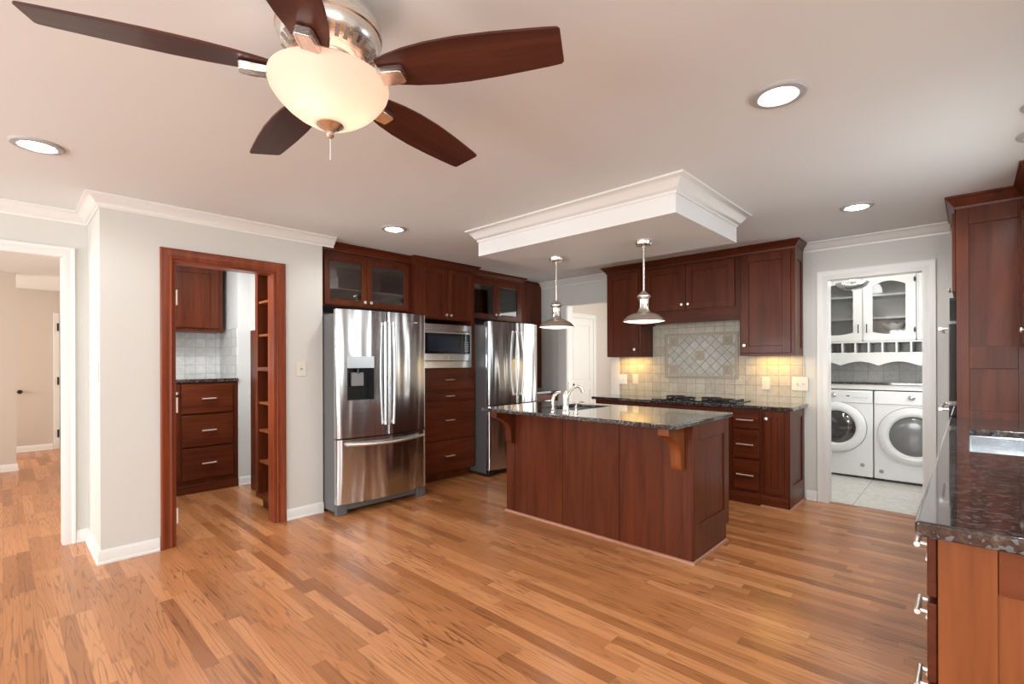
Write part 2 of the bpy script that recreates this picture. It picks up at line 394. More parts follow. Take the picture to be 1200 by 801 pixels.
# pantry wall with its doorway
wall('wall_pantry', [(XP-.11, XP, .445, .845, 0, H), (XP-.11, XP, 1.56, 1.958, 0, H), (XP-.11, XP, .845, 1.56, 2.075, H)])
wall('wall_return', [(XH, XP-.11, .445, .555, 0, H)])
wall('wall_hall', [(XH-.11, XH, -3.2, -.75, 0, H), (XH-.11, XH, .304, .62, 0, H), (XH-.11, XH, -.75, .304, 2.105, H)])
wall('wall_partition', [(-6.45, XP-.11, 1.88, 1.958, 0, H), (-6.34, -5.725, 1.75, 1.88, 0, H)])
wall('wall_pantry_rear', [(-6.45, -6.34, .56, 1.88, 0, H)], simple('pantry_wall_paint', (.60, .61, .62), .6))
wall('wall_pantry_side', [(-6.34, XH-.11, .56, .64, 0, H)])
wall('wall_alcove', [(-5.10, -5.0, 1.958, YW, 0, H)])
wall('wall_range', [(-5.1, -3.98, YW, YW+.12, 0, H), (-3.29, -.96, YW, YW+.12, 0, H), (-.282, .72, YW, YW+.12, 0, H),
                    (-3.98, -3.29, YW, YW+.12, 2.085, H), (-.96, -.282, YW, YW+.12, 2.075, H)])
wall('wall_sink', [(.62, .72, 1.62, 2.8, 0, H), (.62, .72, 3.8, YW, 0, H), (.62, .72, 2.8, 3.8, 0, 1.18), (.62, .72, 2.8, 3.8, 2.08, H)])
wall('wall_nook', [(.72, 3.1, 1.62, 1.72, 0, H), (3.0, 3.1, .25, 1.62, 0, H), (3.0, 3.1, -3.2, -1.65, 0, H), (3.0, 3.1, -1.65, .25, 2.15, H)])
wall('wall_rear', [(-4.92, -3.88, -3.3, -3.2, 0, H), (-2.72, -1.58, -3.3, -3.2, 0, H), (-.42, .72, -3.3, -3.2, 0, H), (1.88, 3.1, -3.3, -3.2, 0, H)] +
     [(x-.58, x+.58, -3.3, -3.2, a, b) for x in (-3.3, -1.0, 1.3) for a, b in ((0, .55), (2.15, H))])
# rooms beyond the openings
wall('wall_hall_far', [(-10.37, -10.25, -3.2, .62, 0, H), (-10.25, XH-.11, .62, .66, 0, H)], HALLW)
wall('wall_hall_near', [(-8.67, -8.55, -3.2, .12, 0, H)], HALLW)
wall('wall_hall_rear', [(-10.37, XH-.11, -3.3, -3.2, 0, H)], HALLW)
wall('wall_passage', [(-4.7, -4.6, YW+.12, 7.5, 0, H), (-4.6, -3.0, 7.4, 7.5, 0, H), (-3.0, -2.9, YW+.12, 7.5, 0, H)], HALLW)
wall('wall_laundry', [(-1.6, -1.5, YW+.12, 7.4, 0, H), (-1.5, .06, 7.3, 7.4, 0, H), (.06, .16, YW+.12, 7.4, 0, H)])
# window frames of the out-of-view windows
def window(name, mapf, a0, a1, b0, b1, bars):
    f = struct(MB().frame(mapf, a0+.0, a1-.0, b0, b1, [(-.06, -.03), (.08, -.03), (.08, .02), (-.06, .02)]).build(name, TRIM))
    m = MB()
    for a in bars:
        p = [mapf(a-.015, b0, -.01), mapf(a+.015, b0, -.01), mapf(a+.015, b1, -.01), mapf(a-.015, b1, -.01)]
        q = [mapf(a-.015, b0, -.03), mapf(a+.015, b0, -.03), mapf(a+.015, b1, -.03), mapf(a-.015, b1, -.03)]
        m.add(p+q, [(0, 1, 2, 3), (4, 5, 6, 7), (0, 1, 5, 4), (1, 2, 6, 5), (2, 3, 7, 6), (3, 0, 4, 7)])
    m.build('muntin', TRIM, f)
    MB().add([mapf(a0, b0, -.06), mapf(a1, b0, -.06), mapf(a1, b1, -.06), mapf(a0, b1, -.06)], [(0, 1, 2, 3)]).build('pane', GLASS, f)
for i, x in enumerate((-3.3, -1.0, 1.3)):
    window('window_%d' % (i+1), lambda a, b, t: (a, -3.2+t, b), x-.58, x+.58, .55, 2.15, [x])
window('window_4', lambda a, b, t: (3.0-t, a, b), -1.65, .25, .0, 2.15, [-.7])
window('window_5', lambda a, b, t: (.62-t, a, b), 2.8, 3.8, 1.18, 2.08, [3.3])

# dropped ceiling box over the island
SX0, SX1, SY0, SY1, SZ = -3.04, -1.285, 2.80, 3.85, 2.226
struct(MB().box(SX0, SX1, SY0, SY1, SZ, H).build('ceiling_soffit', [simple('soffit_paint', (.75, .755, .74), .5)]))
CROWN = [(0, 0), (0, -.098), (.008, -.098), (.010, -.080), (.018, -.076), (.030, -.062), (.052, -.032), (.066, -.020), (.070, -.018), (.082, -.012), (.082, 0)]
struct(MB().sweep([(SX0, SY0), (SX1, SY0), (SX1, SY1), (SX0, SY1)], [(o, h) for o, h in CROWN], closed=True, z=H).build('trim_1', TRIM))
CR2 = [(o*.92, h*.86) for o, h in CROWN]
struct(MB().sweep([(XH, -3.2), (XH, .445), (XP, .445), (XP, 2.06)], CR2, z=H).build('trim_2', TRIM))
struct(MB().sweep([(-4.43, YW), (-3.17, YW)], CR2, z=H).sweep([(-1.148, YW), (-.11, YW)], CR2, z=H).build('trim_3', TRIM))
BASE = [(0, 0), (.022, 0), (.022, .012), (.014, .018), (.014, .070), (.009, .082), (.006, .09), (0, .09)]
def baseb(name, *paths):
    m = MB()
    for p in paths: m.sweep(p, BASE)
    struct(m.build(name, TRIM))
baseb('baseboard_pantry', [(XH, .374), (XH, .445), (XP, .445), (XP, .765)], [(XP, 1.637), (XP, 1.958)])
baseb('baseboard_range', [(-1.135, YW), (-1.047, YW)], [(-.195, YW), (-.10, YW)], [(-4.14, YW), (-4.13, YW)])
baseb('baseboard_stub', [(-5.725, 1.752), (-5.725, 1.88)])
baseb('baseboard_hall', [(-8.55, -3.1), (-8.55, .12), (-8.67, .12)], [(-10.25, -3.1), (-10.25, .54)])
# casings: painted ones, then the wooden pantry frame
PCAS = [(0, 0), (0, .016), (.02, .018), (.045, .012), (.06, .020), (.068, .020), (.068, 0)]
struct(MB().frame(lambda a, b, t: (XH+t, a, b), -.75, .304, 0, 2.105, PCAS, three=True)
       .box(XH-.11, XH, .299, .304, 0, 2.105).box(XH-.11, XH, -.75, .304, 2.100, 2.105).build('trim_4', TRIM))
LC = [(o*1.22, t) for o, t in PCAS]
struct(MB().frame(lambda a, b, t: (a, YW-t, b), -.96, -.282, 0, 2.075, LC, three=True)
       .box(-.965, -.955, YW, YW+.12, 0, 2.075).box(-.287, -.277, YW, YW+.12, 0, 2.075).build('trim_5', TRIM))
OC = [(o*1.95, t) for o, t in PCAS]
m = MB().box(-4.125, -3.98, YW-.018, YW, 0, 2.085).box(-3.29, -3.165, YW-.018, YW, 0, 2.085).box(-3.985, -3.975, YW, YW+.12, 0, 2.085).box(-3.295, -3.285, YW, YW+.12, 0, 2.085)
struct(m.build('trim_6', TRIM, bevel=.003))
WC = [(0, 0), (0, .014), (.010, .018), (.018, .012), (.030, .012), (.050, .022), (.066, .024), (.074, .018), (.074, 0)]
wc = struct(MB().frame(lambda a, b, t: (XP+t, a, b), .845, 1.56, 0, 2.075, WC, three=True).build('trim_7', CASE))
MB().box(XP-.12, XP+.002, .845, .865, 0, 2.075).box(XP-.12, XP+.002, 1.54, 1.56, 0, 2.075).build('jamb', CASE, wc, .002)
MB().box(XP-.12, XP+.002, .865, 1.54, 2.055, 2.075).build('head_jamb', CASEX, wc)
for z in (1.80, 1.02, .22):
    MB().box(XP-.045, XP-.005, .865, .870, z-.05, z+.05).tube([(XP-.002, .872, z-.055), (XP-.002, .872, z+.055)], .006, 8).build('hinge_leaf', PLATE, wc)

# hall: far door casing with hinges, knob-high stop; passage doors
def panel_door(name, mapf, a0, a1, z1, hinge_at=None, knob_at=None):
    d = struct(MB().frame(mapf, a0, a1, 0, z1, PCAS, three=True).build(name, TRIM))
    sl = MB()
    st = .11
    def bx(a, b, c, e, t0, t1):
        p = [mapf(a, c, t0), mapf(b, c, t0), mapf(b, e, t0), mapf(a, e, t0), mapf(a, c, t1), mapf(b, c, t1), mapf(b, e, t1), mapf(a, e, t1)]
        sl.add(p, [(0, 1, 2, 3), (4, 5, 6, 7), (0, 1, 5, 4), (1, 2, 6, 5), (2, 3, 7, 6), (3, 0, 4, 7)])
    bx(a0+.004, a0+st, .01, z1-.004, .0, .012); bx(a1-st, a1-.004, .01, z1-.004, .0, .012)
    for c, e in ((.01, .22), (.86, 1.00), (z1-.13, z1-.004)): bx(a0+st, a1-st, c, e, .0, .012)
    bx(a0+st, a1-st, .2, z1-.1, .0, .004)
    bx(a0+st+.03, a1-st-.03, .25, .83, .004, .009); bx(a0+st+.03, a1-st-.03, 1.03, z1-.16, .004, .009)
    sl.build('slab', TRIM, d, .002)
    if hinge_at is not None:
        for z in (1.82, 1.05, .24):
            m = MB(); p = [mapf(hinge_at, z-.045, .02), mapf(hinge_at, z+.045, .02)]
            m.tube(p, .009, 8).build('hinge', DARKMETAL, d)
    if knob_at is not None:
        m = MB(); m.tube([mapf(knob_at, .95, .01), mapf(knob_at, .95, .05)], .010, 10).tube([mapf(knob_at, .95, .045), mapf(knob_at, .95, .065), mapf(knob_at, .95, .08)], [.016, .027, .014], 14).build('knob', DARKMETAL, d)
    return d
panel_door('door_1', lambda a, b, t: (-4.6+t, a, b), 6.13, 6.84, 2.03, None, 6.20)
panel_door('door_2', lambda a, b, t: (a, 7.4-t, b), -4.50, -3.75, 2.05, -4.49)
d3 = panel_door('door_3', lambda a, b, t: (-10.25+t, a, b), .0, .5, 2.03) if False else None
m = struct(MB().box(-10.25, -10.228, .545, .615, 0, 2.10).build('trim_8', TRIM, bevel=.004))
for z in (1.88, 1.05, .24):
    MB().box(-10.228, -10.215, .585, .605, z-.06, z+.06).build('hinge', DARKMETAL, m)
tag(MB().lathe([(.0, 0), (.03, 0), (.03, .006), (.012, .012), (.012, .03), (.026, .04), (.028, .055), (.018, .066), (0, .068)], (-10.25, .18, .90), 'x', 16).build('door_stop_knob', DARKMETAL),
    'small dark knob fixed to the far hall wall above its baseboard', 'knob')

# ------------------------------------------------------------------ cabinet parts (local frame: front faces -y, x along the front)
def knob(parent, x, z, y):
    return MB().lathe([(.0, .001), (.006, .001), (.006, -.012), (.014, -.016), (.0165, -.022), (.014, -.028), (.0, -.030)], (x, y, z), 'y', 16).build('knob', KNOB, parent)
def bar(parent, x, z, y, length=.12, vertical=False, name='handle', r=.0075, off=.03, mat=None):
    m = MB(); h = length/2
    if vertical:
        m.tube([(x, y-off, z-h), (x, y-off, z+h)], r, 10)
        for s_ in (-1, 1): m.tube([(x, y, z+s_*h*.75), (x, y-off, z+s_*h*.75)], r*.8, 8)
    else:
        m.tube([(x-h, y-off, z), (x+h, y-off, z)], r, 10)
        for s_ in (-1, 1): m.tube([(x+s_*h*.75, y, z), (x+s_*h*.75, y-off, z)], r*.8, 8)
    return m.build(name, mat or KNOB, parent)
def shaker(root, x0, x1, z0, z1, y=0, t=.021, fw=.062, mat=None, glazed=False, kn=None, name='door', pane=None, recess=.010):
    mat = mat or CHV; m = MB(); a = y-t
    m.box(x0, x0+fw, a, y-.001, z0, z1).box(x1-fw, x1, a, y-.001, z0, z1).box(x0+fw, x1-fw, a, y-.001, z0, z0+fw).box(x0+fw, x1-fw, a, y-.001, z1-fw, z1)
    if not glazed: m.box(x0+fw, x1-fw, a+recess, y-.002, z0+fw, z1-fw)
    d = m.build(name, mat, root, .0022)
    if glazed: MB().box(x0+fw-.004, x1-fw+.004, y-.010, y-.006, z0+fw-.004, z1-fw+.004).build('pane', pane or CABGLASS, d)
    if kn: knob(d, kn[0], kn[1], a)
    return d
def drawer(root, x0, x1, z0, z1, y=0, t=.021, hl=.125, mat=None):
    m = MB().box(x0, x1, y-t, y-.001, z0, z1)
    d = m.build('drawer', mat or CHX, root, .004, segs=3)
    bar(d, (x0+x1)/2, (z0+z1)/2+min(.0, 0), y-t, hl)
    return d
def hollow(w, d, z0, z1, fw=.045, t=.018, shelves=()):
    """open-fronted box with a face frame"""
    m = MB().box(0, t, .02, d, z0, z1).box(w-t, w, .02, d, z0, z1).box(t, w-t, .02, d, z0, z0+t).box(t, w-t, .02, d, z1-t, z1).box(t, w-t, d-.01, d, z0+t, z1-t)
    m.box(0, fw, 0, .02, z0, z1).box(w-fw, w, 0, .02, z0, z1).box(fw, w-fw, 0, .02, z0, z0+fw*.7).box(fw, w-fw, 0, .02, z1-fw, z1)
    return m
CCROWN = [(0, 0), (.0, -.075), (.007, -.075), (.009, -.062), (.016, -.056), (.020, -.048), (.046, -.018), (.050, -.014), (.056, -.012), (.056, 0)]
def cabcrown(root, path, name='crown_moulding', h=1.0):
    # path given in the cabinet's frame; the moulding stands out to the right of travel
    return MB().sweep(path, [(o, q*h) for o, q in CCROWN], z=H-.002).build(name, CHX, root)

# ---- left wall (fridge wall): frames rotated so that local x = world +y, local -y = world +x
# upper cabinet over the large refrigerator
t = thing('wall_cabinet', 'glass-fronted cherry cabinet over the refrigerator with the water dispenser', 'cabinet', (-4.30, 1.995, 0), 90, 'glazed cherry cabinets over the refrigerators')
Wd = 1.005
hollow(Wd, .62, 1.85, 2.36, fw=.05).build('body', [CHV], t, .0015)
MB().box(.02, Wd-.02, .05, .6, 2.02, 2.035).build('shelf', CHIN, t)
MB().box(.012, Wd-.012, .59, .612, 1.87, 2.34).build('back_panel', CHIN, t)
shaker(t, .035, .462, 1.862, 2.325, glazed=True, kn=(.432, 1.905), fw=.052)
shaker(t, .468, .945, 1.862, 2.325, glazed=True, kn=(.498, 1.905), fw=.052)
cabcrown(t, [(.0, 0), (Wd, 0)])
# tall microwave cabinet
TW = .83
t = thing('microwave_cabinet', 'tall cherry cabinet between the refrigerators holding the microwave over four drawers', 'cabinet', (-4.235, 3.0, 0), 90)
m = MB().box(0, .05, 0, .74, .10, 2.37).box(TW-.05, TW, 0, .74, .10, 2.37).box(.05, TW-.05, 0, .74, 1.79, 2.37).box(.05, TW-.05, 0, .74, .10, 1.255).box(.05, TW-.05, .45, .74, 1.255, 1.79).box(0, TW, .085, .74, 0, .10)
m.build('body', CHV, t, .002)
shaker(t, .052, .412, 1.805, 2.35, kn=(.383, 1.843), fw=.06)
shaker(t, .420, .782, 1.805, 2.35, kn=(.449, 1.843), fw=.06)
for z0, z1 in ((1.012, 1.242), (.908, .985), (.468, .892), (.115, .452)): drawer(t, .035, .808, z0, z1)
cabcrown(t, [(0, .30), (0, 0), (TW, 0), (TW, .30)])
# microwave
t = thing('microwave_oven', 'stainless built-in microwave with dark window in the tall cherry cabinet', 'microwave', (-4.235, 3.07, 1.258), 90)
MW = .705; MH = .482
MB().box(.0, MW, 0.001, .40, 0, MH).build('body', SIDEGREY, t)
m = MB().frame(lambda a, b, q: (a, -q, b), .055, MW-.035, .105, MH-.10, [(0, 0), (0, .012), (.012, .016), (.028, .016), (.034, .012), (.034, 0)])
m.box(0, MW, -.010, 0, MH-.075, MH).box(0, MW, -.010, 0, 0, .075).box(0, .03, -.010, 0, .075, MH-.075).box(MW-.008, MW, -.010, 0, .075, MH-.075)
m.build('trim_kit', STEELP, t, .0015)
d = MB().box(.03, .555, -.020, -.001, .105+.055, MH-.10).build('door', BLKGLASS, t, .002)
MB().box(.07, .50, -.022, -.020, .185, MH-.13).build('window', simple('microwave_mesh_window', (.02, .03, .045), .12, coat=.4), d)
MB().box(.557, MW-.03, -.020, -.001, .16, MH-.10).build('control_panel', BLKGLASS, t, .002)
m = MB()
for i in range(3):
    for k in range(5): m.box(.585+i*.022, .601+i*.022, -.0215, -.020, .185+k*.024, .199+k*.024)
m.build('keypad', GREY, t)
MB().box(.03, MW-.03, -.024, -.001, .080, .158).build('lower_door_band', STEELP, t, .004)
MB().lathe([(0, 0), (.016, 0), (.016, -.004), (0, -.005)], (.36, -.024, .12), 'y', 20).build('badge', KNOB, t)
# cabinet over the second refrigerator
t = thing('wall_cabinet', 'glass-fronted cherry cabinet over the smaller refrigerator beside the pale wall', 'cabinet', (-4.36, 3.832, 0), 90, 'glazed cherry cabinets over the refrigerators')
W2 = .965
hollow(W2, .60, 1.85, 2.37, fw=.05).build('body', CHV, t, .0015)
MB().box(.02, W2-.02, .05, .58, 2.035, 2.05).build('shelf', CHIN, t)
MB().box(.012, W2-.012, .57, .59, 1.87, 2.34).build('back_panel', CHIN, t)
shaker(t, .035, .47, 1.862, 2.33, glazed=True, kn=(.44, 1.915), fw=.058)
shaker(t, .476, .915, 1.862, 2.33, glazed=True, kn=(.506, 1.915), fw=.058)
cabcrown(t, [(0, 0), (W2, 0), (W2, .08)])
# tall corner filler beside it
t = thing('corner_panel', 'plain dark cherry panel filling the corner beyond the smaller refrigerator', 'panel', (-4.43, 4.80, 0), 90)
MB().box(0, .49, 0, .56, .95, 2.43).build('panel', CHV, t, .002)
MB().box(-.0, .49, -.006, 0, 2.405, 2.43).build('top_band', CHX, t, .001)
t = thing('base_cabinet', 'short cherry base cabinet in the corner behind the smaller refrigerator', 'cabinet', (-4.14, 4.745, 0), 90, 'cherry base cabinets')
MB().box(0, .545, .0, .84, .10, .895).box(0, .545, .07, .84, 0, .10).build('body', CHV, t, .002)
drawer(t, .03, .52, .72, .88); shaker(t, .03, .52, .12, .705, kn=(.06, .65))
tag(MB().box(-4.98, -4.115, 4.742, 5.292, .896, .926).build('countertop', GRAN, bevel=.004), 'short granite counter in the corner behind the smaller refrigerator', 'countertop', 'granite countertops')

# refrigerators
def fridge(label, x, y, w, zb, zs, zt, bow, disp, low):
    t = thing('refrigerator', label, 'refrigerator', (x, y, 0), 90, 'stainless french-door refrigerators')
    c = w/2
    b = MB().box(.0, w, .0, .70, .03, zt-.035)
    b.build('body', SIDEGREY, t, .004)
    def yf(q): return -.055-bow*(1-((q-c)/c)**2)
    def panel(name, x0, x1, z0, z1, hole=None, par=None):
        xs = [x0+(x1-x0)*i/18 for i in range(19)]; zs_ = [z0, z1]
        if hole:
            xs = sorted(set([q for q in xs if not any(abs(q-h) < .012 for h in hole[:2])]+list(hole[:2]))); zs_ = [z0, hole[2], hole[3], z1]
        r = .012
        def ye(q):   # rounded vertical edges
            e = min(q-x0, x1-q); return yf(q)+(r*(1-e/r)**2 if e < r else 0)
        xs = sorted(set(xs+[x0+.004, x0+.009, x1-.004, x1-.009]))
        m = MB(); idx = {}
        for i, q in enumerate(xs):
            for k, z in enumerate(zs_): idx[i, k] = len(m.v); m.v.append((q, ye(q), z))
        nb = len(m.v)
        for i, q in enumerate(xs):
            for k, z in enumerate(zs_): m.v.append((q, -.006, z))
        nz = len(zs_)
        def inh(i, k): return hole and hole[0]-1e-6 <= xs[i] and xs[i+1] <= hole[1]+1e-6 and k == 1
        def F(a): m.f.append(a); m.mi.append(0)
        for i in range(len(xs)-1):
            for k in range(nz-1):
                if inh(i, k):
                    for kk in (k, k+1): F((idx[i, kk], idx[i+1, kk], idx[i+1, kk]+nb, idx[i, kk]+nb))
                    if xs[i] <= hole[0]+1e-6: F((idx[i, k], idx[i, k+1], idx[i, k+1]+nb, idx[i, k]+nb))
                    if xs[i+1] >= hole[1]-1e-6: F((idx[i+1, k], idx[i+1, k+1], idx[i+1, k+1]+nb, idx[i+1, k]+nb))
                    continue
                F((idx[i, k], idx[i+1, k], idx[i+1, k+1], idx[i, k+1])); F((idx[i, k]+nb, idx[i+1, k]+nb, idx[i+1, k+1]+nb, idx[i, k+1]+nb))
            for kk in (0, nz-1): F((idx[i, kk], idx[i+1, kk], idx[i+1, kk]+nb, idx[i, kk]+nb))
        for k in range(nz-1):
            for i in (0, len(xs)-1): F((idx[i, k], idx[i, k+1], idx[i, k+1]+nb, idx[i, k]+nb))
        return m.build(name, STEEL, par or t, angle=50)
    seam = c+.0
    hole = (.085, .325, .995, 1.378) if disp else None
    dl = panel('door', .0, seam-.003, zs+.006, zt, hole); dr = panel('door', seam+.003, w, zs+.006, zt)
    fz = panel('freezer_drawer', .0, w, zb, zs-.006)
    def vhandle(par, xh, bowx):
        pts = []; n = 16; z0, z1 = zs+.10, zt-.095
        for i in range(n+1):
            s_ = i/n; y_ = yf(seam)-.026-low*math.sin(math.pi*s_); pts.append((xh+bowx*math.sin(math.pi*s_), y_, z0+(z1-z0)*s_))
        mm = MB().tube(pts, .0125, 10)
        for q in (0, n): mm.tube([(pts[q][0], yf(seam)+.02, pts[q][2]+(.02 if q == 0 else -.02)), (pts[q][0], pts[q][1], pts[q][2]+(.02 if q == 0 else -.02))], .011, 8)
        mm.build('handle', HANDLE, par)
    vhandle(dl, seam-.042, -.006); vhandle(dr, seam+.042, .006)
    pts = [(w*(.07+.86*i/16), yf(w*(.07+.86*i/16))-.030-.02*math.sin(math.pi*i/16), zs-.048-.012*math.sin(math.pi*i/16)) for i in range(17)]
    mm = MB().tube(pts, .0135, 10)
    for q in (1, 15): mm.tube([(pts[q][0], yf(pts[q][0])+.02, pts[q][2]), pts[q]], .011, 8)
    mm.build('handle', HANDLE, fz)
    for q in (.03, w-.09): MB().box(q, q+.06, -.05, .06, zt-.035, zt-.005).build('hinge_cover', GREY, t, .008)
    g = MB().box(.10, w-.10, -.035, 0, .035, zb-.008).box(0, .10, -.045, 0, .0, zb-.008).box(w-.10, w, -.045, 0, .0, zb-.008)
    g.build('kick_grille', SIDEGREY if disp else BLACK, t, .006)
    MB().box(w*.80, w*.87, yf(w*.84)-.0025, yf(w*.84)+.004, zt-.085, zt-.075).build('badge', KNOB, dr)
    if disp:
        x0, x1, z0, z1 = hole
        m = MB().box(x0, x1, -.010, -.004, z0, z1-.10)
        m.box(x0, x0+.004, yf(x0)-.003, -.004, z0, z1-.10).box(x1-.004, x1, yf(x1), -.004, z0, z1-.10).box(x0, x1, yf(x0)+.004, -.004, z0, z0+.008)
        dd = m.build('dispenser', BLACK, t)
        MB().add([(x0, yf(x0)-.001, z1-.103), (x1, yf(x1)-.001, z1-.103), (x1, yf(x1)-.001, z1), (x0, yf(x0)-.001, z1), (x0, -.01, z1-.103), (x1, -.01, z1-.103), (x1, -.01, z1), (x0, -.01, z1)],
                 [(0, 1, 2, 3), (4, 5, 6, 7), (0, 1, 5, 4), (1, 2, 6, 5), (2, 3, 7, 6), (3, 0, 4, 7)]).build('display_panel', simple('dispenser_panel_silver', (.40, .41, .42), .3, .8), dd)
        MB().box(x0+.06, x1-.06, -.04, -.012, z0+.12, z0+.24).build('paddle', GREY, dd, .006)
        MB().tube([((x0+x1)/2, -.045, z1-.11), ((x0+x1)/2, -.045, z1-.15)], .014, 10).build('spout', BLACK, dd)
    return t
fridge('large stainless refrigerator with a black water dispenser in its door', -3.985, 1.968, .93, .10, .662, 1.785, .062, True, .010)
fridge('smaller stainless refrigerator behind the island without a dispenser', -4.06, 3.842, .86, .075, .82, 1.79, .055, False, .035)

# ------------------------------------------------------------------ cooking wall: uppers
def ucab(label, x0, x1, yfront, z0, doors, crown_path, side=False, zt=2.37, val=None, corbel=None):
    t = thing('wall_cabinet', label, 'cabinet', (x0, yfront, 0), 0, 'cherry cabinets over the cooktop counter')
    w_ = x1-x0
    lift = .023 if val else 0
    m = MB().box(0, w_, 0, YW-.012-yfront, z0+lift, zt)
    m.build('body', CHV, t, .002)
    if val: MB().box(0, w_, 0, .02, z0, z0+lift-.0005).box(0, .02, .02, YW-.013-yfront, z0, z0+lift-.0005).box(w_-.02, w_, .02, YW-.013-yfront, z0, z0+lift-.0005).build('light_rail', CHX, t, .001)
    for d in doors: shaker(t, d[0], d[1], d[2], d[3], kn=d[4], fw=.068)
    if side:
        dd = YW-.012-yfront
        m = MB().box(w_, w_+.008, 0, .055, z0, zt).box(w_, w_+.008, dd-.05, dd, z0, zt).box(w_, w_+.008, .055, dd-.05, z0, z0+.07).box(w_, w_+.008, .055, dd-.05, zt-.10, zt)
        m.build('side_frame', CHV, t, .0015)
    cabcrown(t, crown_path)
    return t
ucab('narrow cherry wall cabinet beside the passage opening, one door', -3.16, -2.715, 5.0, 1.375, [(.025, .42, 1.40, 2.345, (.385, 1.46))], [(0, .285), (0, 0), (.445, 0)], val=1)
hc = ucab('wide cherry cabinet over the tile mural with two doors and a plain valance', -2.714, -1.645, 5.03, 1.86, [(.045, .515, 1.875, 2.345, (.483, 1.93)), (.521, 1.02, 1.875, 2.345, (.553, 1.93))], [(0, -.02), (1.069, -.02)])
MB().box(.0, 1.069, 0, .02, 1.735, 1.86).box(.02, 1.05, .02, .25, 1.83, 1.859).build('valance', CHX, hc, .002)
for q in (0, 1.039): MB().box(q, q+.03, .02, .25, 1.735, 1.86).build('valance_end', CHV, hc, .002)
MB().box(.25, .80, .03, .24, 1.80, 1.831).build('hood_insert', STEELP, hc, .003)
ucab('tall cherry wall cabinet nearest the laundry doorway, one door', -1.644, -1.165, 5.0, 1.375, [(.022, .452, 1.40, 2.345, (.055, 1.475))], [(0, 0), (.479, 0), (.479, .285)], side=True, val=1)

# lights under the uppers
for x, lab in ((-2.94, 'slim warm light under the narrow wall cabinet'), (-1.40, 'slim warm light under the wall cabinet nearest the laundry')):
    t = thing('under_cabinet_light', lab, 'light', (x, 5.16, 1.398), 0, 'slim lights under the wall cabinets')
    MB().box(-.15, .15, -.03, .03, -.016, 0).build('housing', WHITE, t, .002)
    MB().box(-.14, .14, -.022, .022, -.019, -.016).build('lens', UCL, t)
    l = lamp('glow', 'AREA', (0, .0, -.024), 1.9, (1, .60, .18), t, shape='RECTANGLE', size=.28, size_y=.05)

# backsplash
struct(MB().box(-3.157, -1.147, YW-.010, YW, .915, 1.376).box(-2.70, -1.66, YW-.010, YW, 1.376, 1.80).build('wall_backsplash', TILEB))
t = thing('tile_mural', 'framed panel of diamond tiles on the backsplash over the cooktop', 'tile panel', (-2.155, YW-.010, 1.385), 0)
MB().box(-.375, .375, -.006, 0, -.22, .22).build('field', TILEDIA, t)
MB().frame(lambda a, b, q: (a, -q, b), -.375, .375, -.22, .22, [(0, 0), (0, .012), (.014, .017), (.030, .012), (.030, 0)]).build('border', TAN, t, .001)
for x, z in ((-.30, .155), (.30, .155), (-.30, -.155), (.30, -.155), (0, 0)):
    m = MB().box(x-.052, x+.052, -.011, -.006, z-.052, z+.052).lathe([(.040, -.011), (.040, -.015), (.033, -.0155), (.030, -.012), (.018, -.012), (.012, -.017), (0, -.018)], (x, 0, z), 'y', 20, cap=False)
    m.build('relief_tile', DECO, t, .0015)

# wall plates
def plate(label, loc, rz, w_, h_, kind, name='outlet_plate', mat=None):
    t = thing(name, label, 'switch' if name == 'switch_plate' else 'outlet', loc, rz)
    MB().box(-w_/2, w_/2, -.007, -.0005, -h_/2, h_/2).build('cover', mat or PLATE, t, .003)
    if kind == 'outlet':
        for z in (-.024, .024):
            MB().lathe([(0, -.007), (.016, -.007), (.016, -.010), (0, -.010)], (0, 0, z), 'y', 16).build('socket', simple('socket_ivory', (.66, .63, .56), .4), t)
    elif kind == 'jack':
        MB().lathe([(0, -.007), (.009, -.007), (.009, -.013), (0, -.013)], (0, 0, 0), 'y', 12).build('jack', GREY, t)
    else:
        n = int(kind[-1])
        for i in range(n):
            x = (i-(n-1)/2)*.046
            MB().box(x-.005, x+.005, -.016, -.007, -.012, .012).build('toggle', mat or PLATE, t, .002)
    return t
YB = YW-.010
plate('white double switch plate on the door casing edge at the counter end', (-3.12, YB, 1.103), 0, .12, .12, 'sw2', 'switch_plate', WHITE)
plate('ivory outlet on the warm-lit backsplash beside the double switch', (-2.942, YB, 1.108), 0, .075, .12, 'outlet')
plate('ivory outlet under the tall wall cabinet nearest the laundry', (-1.485, YB, 1.10), 0, .078, .13, 'outlet')
plate('ivory two-gang switch plate at the laundry end of the backsplash', (-1.185, YB, 1.103), 0, .14, .135, 'sw2', 'switch_plate')
plate('white jack plate on the wall between pantry doorway and large refrigerator', (XP, 1.766, 1.27), 90, .085, .125, 'jack')
plate('white switch plate on the short return wall beside the hall opening', (-4.30, .445, 1.262), 0, .12, .12, 'sw2', 'switch_plate', WHITE)

